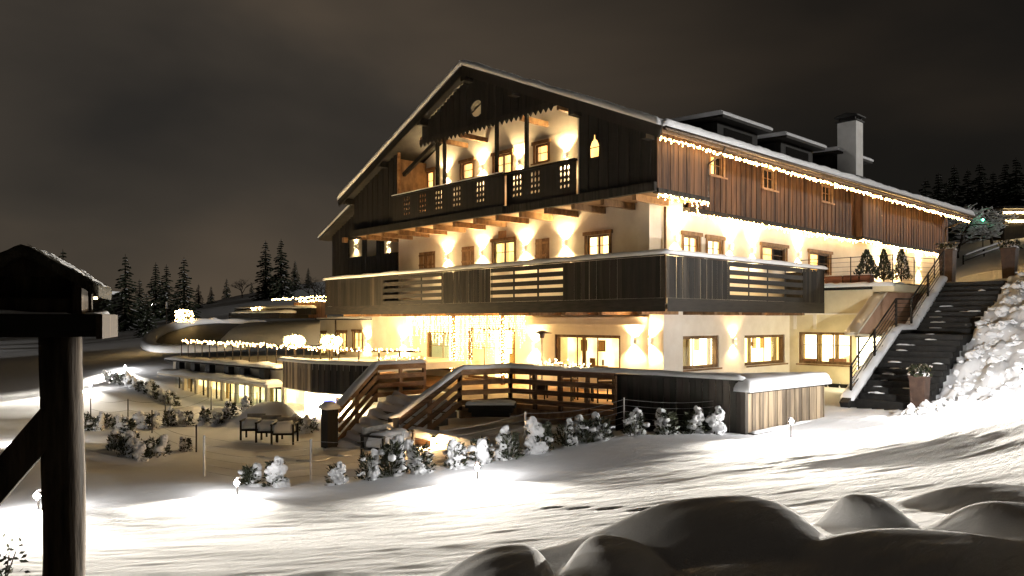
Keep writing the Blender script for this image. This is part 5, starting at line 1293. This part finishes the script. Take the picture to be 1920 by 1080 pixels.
string('fairy_lights', 'warm fairy lights wound along the spa terrace railing', RAILPATH, .10, .026, .07, 1, seed=4, jit=.04)
q = at(612, 556, 38.9); q2 = at(508, 562, 43.5)
string('fairy_lights', 'upper row of fairy lights on the timber screen above the spa', [q, q2], .12, .03, seed=5, jit=.03)
q = at(612, 563, 38.9); q2 = at(560, 565, 41.5)
string('fairy_lights', 'lower short row of fairy lights above the spa', [q, q2], .14, .03, seed=6, jit=.03)
q = at(470, 580, 41.0); q2 = at(488, 578, 41.0); string('fairy_lights', 'small cluster of fairy lights on the flat spa roof', [q, q2, q], .06, .03, seed=7, jit=.06)
a_ = A_ + (T1 - A_)*.25; b_ = A_ + (T1 - A_)*.78
string('fairy_lights', 'heap of fairy lights glowing in the snow on the terrace railing', [zpt(a_, -1.20), zpt(b_, -1.22), zpt(a_, -1.16)], .055, .018, seed=8, jit=.055, mat='bulb_soft')
string('fairy_lights', 'fairy lights lying on the rail at the top of the garden steps', [zpt(SL + np.array([.1, .05]), -1.17), zpt(SLE, -1.17)], .07, .018, seed=9, jit=.035, mat='bulb_soft')
# curtain of icicle lights over the entrance
ic = root('icicle_lights', 'dense curtain of icicle lights hanging over the entrance', 'string lights', (1.0, 10, .2), 'strings of warm fairy lights'); bl = MB(); wr = MB(); rg = np.random.default_rng(3)
for k in range(105):
    y_ = 6.75 + 7.2*(k + rg.random()*.6)/105; x_ = .95 + .25*rg.random(); n = int(5 + 11*rg.random()**1.5); z_ = .18
    if 9.9 < y_ < 10.6 or 7.6 < y_ < 8.0: n = 24 if rg.random() < .7 else 15
    for j in range(n): bl.octa((x_ + rg.normal()*.02, y_ + rg.normal()*.02, z_ - .05 - j*.085), .020 + .008*rg.random())
    wr.tube([(x_, y_, z_), (x_, y_, z_ - n*.085)], .003, 3)
wr.build('wire', 'metal_pipe', ic, kind='stuff'); bl.build('bulbs', 'bulb_curtain', ic, kind='stuff')
for px_, lab in ((850, 'post wrapped in fairy lights left of the entrance'), (943, 'post wrapped in fairy lights right of the entrance')):
    q = onx(px_, 650, 1.05); r_ = root('wrapped_post', lab, 'post', (q[0], q[1], DZ)); box('post', (q[0] - .06, q[1] - .06, DZ), (q[0] + .06, q[1] + .06, .28), 'wood_beam', r_); bl = MB(); rg = np.random.default_rng(int(px_))
    for k in range(130):
        a = k*.9; t = k/130; bl.octa((q[0] + .12*math.cos(a) + rg.normal()*.02, q[1] + .12*math.sin(a) + rg.normal()*.02, DZ + .3 + 2.2*t), .022)
    bl.build('bulbs', 'bulb', r_, kind='stuff')
# glowing wrapped shrubs
def lit_shrub(p, rx, rz_, label, n, seed, boxy=False):
    r_ = root('wrapped_shrub', label, 'shrub', p - np.array([0, 0, rz_]), 'shrubs wrapped in lights'); rg = np.random.default_rng(seed); bl = MB()
    lf = MB()
    for k in range(260):
        d = V((rg.normal(), rg.normal(), rg.normal())).normalized(); c_ = V(p) + V((d.x*rx, d.y*rx, d.z*rz_))*(rg.random()**.4)*.9; s1 = d.orthogonal().normalized(); s = .08
        lf.add([c_, c_ + d*s + s1*s*.5, c_ + d*s*2, c_ + d*s - s1*s*.5], [(0, 1, 2, 3)])
    lf.build('foliage', 'leaf', r_, kind='stuff')
    for k in range(n):
        d = V((rg.normal(), rg.normal(), rg.normal())).normalized()
        if boxy: m_ = max(abs(d.x), abs(d.y), abs(d.z)); d = d/m_
        bl.octa((p[0] + d.x*rx*(.9 + .15*rg.random()), p[1] + d.y*rx*(.9 + .15*rg.random()), p[2] + d.z*rz_*(.9 + .15*rg.random())), .034 if not boxy else .05)
    bl.build('bulbs', 'bulb', r_, kind='stuff')
    tube('stem', [V(p) - V((0, 0, rz_ + .6)), V(p)], .03, 'bark', r_)
    if not boxy: light('POINT', V(p) + V((0, 0, rz_ + .3)), 240, (1, .72, .36), r_, radius=.25)  # added point light over the bulbs, brightens the curved roof and annex wall
lit_shrub(at(552, 640, 31.0), .42, .24, 'round shrub wrapped in lights on the spa terrace, the left one', 170, 1)
lit_shrub(at(622, 641, 28.8), .40, .23, 'round shrub wrapped in lights on the spa terrace, the right one', 170, 2)
lit_shrub(at(346, 594, 57), .52, .48, 'box-shaped bundle of fairy lights on the rim of the low roof', 120, 3, True)

# ------------------------------------------------------------------ wall lamps
WARM = (1, .70, .34)
def wall_lamp(plane, val, px, py, label, group, e=170, size=124):
    p_ = (onx if plane == 'x' else ony)(px, py, val); h_ = p_[1] if plane == 'x' else p_[0]; z_ = p_[2]
    r_ = root('wall_lamp', label, 'wall lamp', p_, group)
    box('housing', P(plane, val, h_ - .045, z_ - .08, .035), P(plane, val, h_ + .045, z_ + .08, .125), 'metal_pale', r_); box('back_plate', P(plane, val, h_ - .055, z_ - .06, .001), P(plane, val, h_ + .055, z_ + .06, .034), 'metal_pale', r_)
    box('lens', P(plane, val, h_ - .035, z_ + .081, .045), P(plane, val, h_ + .035, z_ + .086, .115), 'lens', r_); box('lens', P(plane, val, h_ - .035, z_ - .086, .045), P(plane, val, h_ + .035, z_ - .081, .115), 'lens', r_)
    for s in (1, -1): light('SPOT', P(plane, val, h_, z_ + s*.10, .085), e, WARM, r_, (0, 0, s), R(size), .6, .03)
    light('POINT', P(plane, val, h_, z_, .30), e*.028, WARM, r_, radius=.06)  # added point light off the wall, fills the plaster between lamps
for k, (px_, py_) in enumerate(((838, 328), (905, 313), (974, 303), (1063, 290))): wall_lamp('x', WX, px_, py_, 'up and down wall lamp behind the top balcony, %s from the left' % ORD[k], 'wall lamps of the top balcony')
for k, (px_, py_) in enumerate(((840, 481), (905, 473), (986, 465), (1061, 456))): wall_lamp('x', WX, px_, py_, 'up and down wall lamp on the first floor gable wall, %s from the left' % ORD[k], 'wall lamps of the first floor front')
for k, (px_, py_) in enumerate(((1266, 447), (1368, 463), (1410, 469), (1496, 478))): wall_lamp('y', WY, px_, py_, 'wall lamp on the long side wall, %s from the corner' % ORD[k], 'wall lamps of the long side')
for k, (px_, py_) in enumerate(((1645, 503), (1680, 503), (1722, 503))): wall_lamp('y', WY, px_, py_, 'wall lamp behind the evergreens of the roof terrace, %s from the left' % ORD[k], 'wall lamps above the roof terrace')
for (px_, py_, lab) in ((757, 642, 'wall lamp at ground level left of the entrance curtain of lights'), (1004, 648, 'wall lamp beside the patio heater'), (1190, 640, 'wall lamp just left of the corner pier')): wall_lamp('x', WX, px_, py_, lab, 'wall lamps of the ground floor')
wall_lamp('x', 1.2, 1222, 640, 'wall lamp on the corner pier of the ground floor', 'wall lamps of the ground floor'); wall_lamp('y', WY, 1374, 640, 'wall lamp between the two side windows of the ground floor', 'wall lamps of the ground floor', 60)
wall_lamp('x', AX, 690, 640, 'wall lamp on the pale annex wall above the spa', 'wall lamps of the ground floor', 220)
wall_lamp('x', LX + .9, 668, 462, 'left wall lamp in the small balcony of the timber wing', 'wall lamps of the timber wing', 30); wall_lamp('x', LX + .9, 730, 460, 'right wall lamp in the small balcony of the timber wing', 'wall lamps of the timber wing', 30)
# ceiling light over the entrance deck and inside rooms
for nm, loc_, e_ in (('dining', (3.4, 4.6, -.6), 60), ('foyer', (3.2, 9.5, -.5), 70)):
    pass

# ------------------------------------------------------------------ floodlights in the snow
def flood(px, py, D, label, e, aim=None, spill=.009, size=112, az=-.5, hh=.22):
    p_ = at(px, py, D); g_ = gz(p_[0], p_[1]); z_ = g_ + hh; r_ = root('floodlight', label, 'floodlight', (p_[0], p_[1], g_), 'floodlights standing in the snow')
    c_ = V((p_[0], p_[1], z_)); d = V(aim if aim is not None else (-FW[0], -FW[1], az)).normalized()
    b = MB(); b.tube([(p_[0], p_[1], g_ - .2), c_ - V((0, 0, .05))], .015, 6); b.build('stake', 'metal_dark', r_)
    b = MB(); b.tube([c_ - d*.07, c_ + d*.02], .05, 10, .07); b.build('housing', 'metal_dark', r_, True)
    b = MB(); b.octa(c_ + d*.03, .06); b.build('lens', 'lens_white', r_)
    light('SPOT', c_ + d*.12, e, (1, .92, .79), r_, d, R(size), .9, .05)
    if spill: light('POINT', c_ + V((0, 0, .22)), e*spill, (1, .97, .94), r_, radius=.05)
flood(445, 918, 13.0, 'floodlight in the snow left of the garden steps', 1500)
flood(895, 888, 14.0, 'floodlight in the snow in the middle below the garden steps', 2600)
flood(1483, 808, 17.0, 'floodlight in the snow before the lit plank side of the terrace', 7500, spill=.002, size=135, az=-.35, hh=.36)
flood(1922, 702, 16.0, 'floodlight in the snow bank at the right edge', 2200, spill=.30, size=150, az=-.3, hh=.5)
flood(72, 945, 11.3, 'floodlight half hidden by the bird house post', 2600, size=135)
flood(60, 800, 22.0, 'floodlight left of the bird house post further back', 4200)
flood(170, 722, 37.5, 'floodlight on the meadow right of the bird house post', 4200)
flood(235, 683, 43.5, 'farthest floodlight below the curved low roof', 4200)
gl_ = root('garden_lantern', 'small warm lantern glowing under the low timber wall', 'lantern', at(812, 836, 17.6)); q = at(812, 828, 17.6)
light('POINT', V(q) - V(FW)*.12, 110, (1, .6, .25), gl_, radius=.06)
b = MB(); b.tube([(q[0], q[1], q[2] - .14), (q[0], q[1], q[2] + .10)], .06, 8, .05); b.build('glass', 'bulb_soft', gl_); b = MB(); b.tube([(q[0], q[1], q[2] + .10), (q[0], q[1], q[2] + .15)], .08, 8, .01); b.build('cap', 'metal_dark', gl_)

# broken lumps of shovelled snow on the bank and at the foot of the staircase
cl_ = MB(); rg = np.random.default_rng(12)
ico = bmesh.new(); bmesh.ops.create_icosphere(ico, subdivisions=2, radius=1); ico.verts.ensure_lookup_table()
iv = [v.co.copy() for v in ico.verts]; iff = [tuple(v.index for v in f.verts) for f in ico.faces]; ico.free()
for k in range(420):
    if k < 330: t = rg.random(); x_ = 4.2 + 9*t; y_ = -5.05 - abs(rg.normal())*1.3
    else: x_ = 2.0 + 3.6*rg.random(); y_ = -4.9 - 1.1*rg.random() + .25*(x_ - 4)
    s = .035 + .13*rg.random()**2.2; z_ = float(ground_z([x_], [y_])[0]); so = rg.random()*50; e1, e2, e3 = .8 + .5*rg.random(), .8 + .5*rg.random(), .6 + .4*rg.random()
    cl_.add([(x_ + v.x*s*e1*(1 + .5*mnoise.noise(v*1.4 + V((so, 0, 0)))), y_ + v.y*s*e2*(1 + .5*mnoise.noise(v*1.4 + V((so, 0, 0)))), z_ + s*.25 + v.z*s*e3*(1 + .5*mnoise.noise(v*1.4 + V((so, 0, 0))))) for v in iv], iff)
tag(cl_.build('snow_clods', 'snow', None), 'broken lumps of shovelled snow on the bank beside the outdoor staircase', 'snow', kind='stuff')

# ------------------------------------------------------------------ bird house on its post, near left
bp = at(105, 640, 4.0); gb_ = gz(bp[0], bp[1])
bp = bp + RT*.03
bh = root('bird_house', 'rustic bird house with snowy thatched roof on a thick wooden post', 'bird house', (bp[0], bp[1], gb_), rz=math.atan2(RT[1], RT[0]) + R(21))
H0 = -gb_                    # camera height above the local ground
def L(x_, y_, z_): return (x_, y_, z_ + H0)
def lmb(fn, name, mat, smooth=False): b = MB(); fn(b); return b.build(name, mat, bh, smooth, local=True)
# rough hewn post
vs_ = []; fs_ = []; N = 26
for i in range(N+1):
    z_ = -.4 + (H0 - .08 + .4)*i/N
    for k in range(12):
        a = 2*math.pi*k/12; cx, sy = math.cos(a), math.sin(a); m_ = max(abs(cx), abs(sy)); rr = .098*(1/m_)**.55*(1 + .09*mnoise.noise(V((cx*1.6, sy*1.6, z_*2.2))) + .03*mnoise.noise(V((cx*5, sy*5, z_*9))))
        vs_.append((rr*cx + .012*math.sin(z_*2.1), rr*sy, z_))
for i in range(N):
    for k in range(12): fs_.append((i*12 + k, i*12 + (k+1) % 12, (i+1)*12 + (k+1) % 12, (i+1)*12 + k))
fs_.append(tuple(range(N*12, N*12 + 12)))
mk('post', vs_, fs_, 'post_wood', bh, True, True)
lmb(lambda b: b.bar(L(-.02, -.03, -.50), L(-.62, -.03, -1.28), .13, .15), 'brace', 'post_wood')
for k in range(3): lmb(lambda b, k=k: b.box(L(-.52, -.27 + k*.185, -.085), L(.198, -.27 + k*.185 + .18, .012 + .004*k)), 'tray_board', 'wood_slat_dark')
lmb(lambda b: b.box(L(-.54, -.30, -.06), L(.20, -.272, .03)), 'tray_rim', 'wood_slat_dark'); lmb(lambda b: b.box(L(.202, -.30, -.095), L(.23, .31, .03)), 'tray_rim', 'post_wood')
snow = mk
snow_cap('tray_snow', [L(.16, -.20, .013), L(.17, .24, .013)], .07, .03, bh, 3, step=.04, rag=.7, local=True)
snow_cap('tray_snow', [L(-.5, -.24, .013), L(.10, -.24, .013)], .07, .025, bh, 4, step=.04, rag=.9, local=True)
for sx in (-.36, .10):
    for sy in (-.16, .16): lmb(lambda b, sx=sx, sy=sy: b.box(L(sx - .02, sy - .02, .013), L(sx + .02, sy + .02, .24)), 'corner_post', 'post_wood')
lmb(lambda b: b.box(L(-.34, .13, .013), L(.08, .15, .24)), 'wall', 'post_wood'); lmb(lambda b: b.box(L(-.34, -.15, .013), L(.08, -.13, .11)), 'wall', 'post_wood'); lmb(lambda b: b.box(L(.085, -.14, .013), L(.105, .14, .20)), 'wall', 'post_wood'); lmb(lambda b: b.box(L(-.345, -.14, .013), L(-.325, .14, .20)), 'wall', 'post_wood')
lmb(lambda b: b.add([L(-.34, -.15, .22), L(.08, -.15, .22), L(-.13, -.15, .37), L(-.34, -.13, .22), L(.08, -.13, .22), L(-.13, -.13, .37)], [(0, 1, 2), (5, 4, 3), (0, 2, 5, 3), (1, 4, 5, 2)]), 'gable_board', 'post_wood')
def bird_roof(name, mat, z_off, th, ext):
    vs_ = []; fs_ = []; prof = []
    for i in range(25):
        t = -1 + 2*i/24; prof.append((-.13 + t*(.335 + ext), .405 + z_off - .20*abs(t)**1.12))
    ny = 12
    for j in range(ny+1):
        y_ = -.26 - ext + (.52 + 2*ext)*j/ny
        for i, (x_, z_) in enumerate(prof):
            q = .012*mnoise.noise(V((x_*9, y_*9, z_off*30))) + .006*mnoise.noise(V((x_*30, y_*30, 2))); vs_.append(L(x_, y_, z_ + q))
        for i, (x_, z_) in enumerate(prof):
            vs_.append(L(x_, y_, z_ - th + .010*mnoise.noise(V((x_*16, y_*16, 7)))))
    m_ = len(prof)*2; p_ = len(prof)
    for j in range(ny):
        for i in range(p_ - 1):
            fs_ += [(j*m_ + i, j*m_ + i + 1, (j+1)*m_ + i + 1, (j+1)*m_ + i), (j*m_ + p_ + i, (j+1)*m_ + p_ + i, (j+1)*m_ + p_ + i + 1, j*m_ + p_ + i + 1)]
        fs_ += [(j*m_, (j+1)*m_, (j+1)*m_ + p_, j*m_ + p_), (j*m_ + p_ - 1, j*m_ + 2*p_ - 1, (j+1)*m_ + 2*p_ - 1, (j+1)*m_ + p_ - 1)]
    for j in (0, ny):
        for i in range(p_ - 1): fs_.append((j*m_ + i, j*m_ + p_ + i, j*m_ + p_ + i + 1, j*m_ + i + 1))
    return mk(name, vs_, fs_, mat, bh, True, True)
bird_roof('roof', 'thatch', -.03, .06, 0)
# patchy snow: only on the right slope and ridge
vs_ = []; fs_ = []; NN = 44
for i in range(NN+1):
    for j in range(NN+1):
        u, v = i/NN, j/NN; x_ = -.12 + .325*u; y_ = -.25 + .50*v; t = (x_ + .13)/.335
        vs_.append(L(x_, y_, .405 - .03 - .20*abs(t)**1.12 + .006 + .016*mnoise.noise(V((x_*10, y_*10, 5))) + .006*mnoise.noise(V((x_*40, y_*40, 5)))))
for i in range(NN):
    for j in range(NN):
        if mnoise.noise(V((i*.11, j*.11, 8))) + .5*mnoise.noise(V((i*.4, j*.4, 3))) - .5*max(0, abs(2*j/NN - 1) - .8)*5 > -.10: fs_.append((i*(NN+1) + j, (i+1)*(NN+1) + j, (i+1)*(NN+1) + j + 1, i*(NN+1) + j + 1))
mk('roof_snow', vs_, fs_, 'snow', bh, True, True)

# ------------------------------------------------------------------ distance
# hut with two light strips at the right edge
hq = at(1912, 440, 58); hz = gz(hq[0], hq[1]); hut = root('timber_hut', 'dark hut with two bright light strips at the right edge', 'hut', (hq[0], hq[1], hz))
u_ = RT; f_ = FW
def hp_(a, b, z): return V(hq) + V(u_)*a + V(f_)*b + V((0, 0, z - hq[2]))
zt = at(0, 388, 58)[2]; zb = hz - .3
def obox(name, a0, a1, b0, b1, z0, z1, mat, parent):
    b = MB(); v = [hp_(a, bb, z) for a in (a0, a1) for bb in (b0, b1) for z in (z0, z1)]
    b.add(v, [(0, 1, 3, 2), (4, 6, 7, 5), (0, 4, 5, 1), (2, 3, 7, 6), (0, 2, 6, 4), (1, 5, 7, 3)]); return b.build(name, mat, parent)
obox('wall', -1.2, 5, 0, 5, zb, zt - .2, 'wood_dark', hut); obox('roof', -1.6, 5.4, -.6, 5.4, zt - .197, zt, 'slate', hut); pass
obox('light_strip', -1.3, 4, -.10, -.04, at(0, 401, 58)[2], at(0, 397, 58)[2], 'bulb_soft', hut); obox('light_strip', -1.3, .3, -.10, -.04, at(0, 417, 58)[2], at(0, 413, 58)[2], 'bulb_soft', hut)
# rail fence with snow
fq = [at(1806, 440, 50), at(1845, 436, 51), at(1882, 433, 52)]
rf = root('rail_fence', 'low rail fence with snow on its rails below the frosted tree', 'fence', (fq[0][0], fq[0][1], gz(fq[0][0], fq[0][1])))
P3 = [V((q[0], q[1], gz(q[0], q[1]))) for q in fq]
for q in P3: b = MB(); b.tube([q - V((0, 0, .2)), q + V((0, 0, .62))], .05, 6); b.build('post', 'wood_dark', rf)
for z_ in (.25, .55):
    for a_, b_ in zip(P3[:-1], P3[1:]):
        b = MB(); b.tube([a_ + V((0, 0, z_)), b_ + V((0, 0, z_))], .05, 6); b.build('rail', 'wood_dark', rf)
    snow_cap('rail_snow', [q + V((0, 0, z_ + .03)) for q in P3], .14, .10, rf, int(z_*10), step=.3)
# green lamp
gq = at(1843, 412, 53); gl2 = root('green_lamp', 'small bright green lamp in front of the frosted tree', 'lamp', (gq[0], gq[1], gz(gq[0], gq[1])))
tube('pole', [(gq[0], gq[1], gz(gq[0], gq[1]) - .2), V(gq) - V((0, 0, .1))], .03, 'metal_dark', gl2); b = MB(); b.octa(gq, .08); b.build('bulb', 'lens_green', gl2)
# signpost on the left hill
sq = at(312, 612, 62); sz = gz(sq[0], sq[1]); sp2 = root('signpost', 'slim signpost with a pale board on the left hill', 'signpost', (sq[0], sq[1], sz)); tz = at(0, 566, 62)[2]
tube('pole', [(sq[0], sq[1], sz - .2), (sq[0], sq[1], tz - .3)], .05, 'metal_dark', sp2); b = MB(); b.bar(V((sq[0], sq[1], tz - .55)), V((sq[0], sq[1], tz)), .04, .26, up=tuple(FW)); b.build('board', 'metal_pale', sp2)
# far farmhouse with one lit window, far street lamp
fh = at(178, 575, 150); fz = gz(fh[0], fh[1]); far = root('farmhouse', 'far farmhouse with a single lit window on the left', 'house', (fh[0], fh[1], fz)); hq = fh
obox('wall', -3, 3, 0, 5, fz - 1, at(0, 552, 150)[2], 'wood_dark', far); obox('roof', -3.6, 3.6, -.6, 5.6, at(0, 552, 150)[2] + .01, at(0, 549, 150)[2] + .3, 'snow', far); obox('window', -.2, .5, -.08, -.02, at(0, 561, 150)[2], at(0, 557, 150)[2], 'bulb_soft', far)
fl_ = at(283, 571, 110); r_ = root('street_lamp', 'tiny distant street lamp among the dark spruces', 'lamp', (fl_[0], fl_[1], gz(fl_[0], fl_[1]))); tube('pole', [(fl_[0], fl_[1], gz(fl_[0], fl_[1])), V(fl_)], .05, 'metal_dark', r_); b = MB(); b.octa(fl_, .14); b.build('lamp_head', 'lens_white', r_)
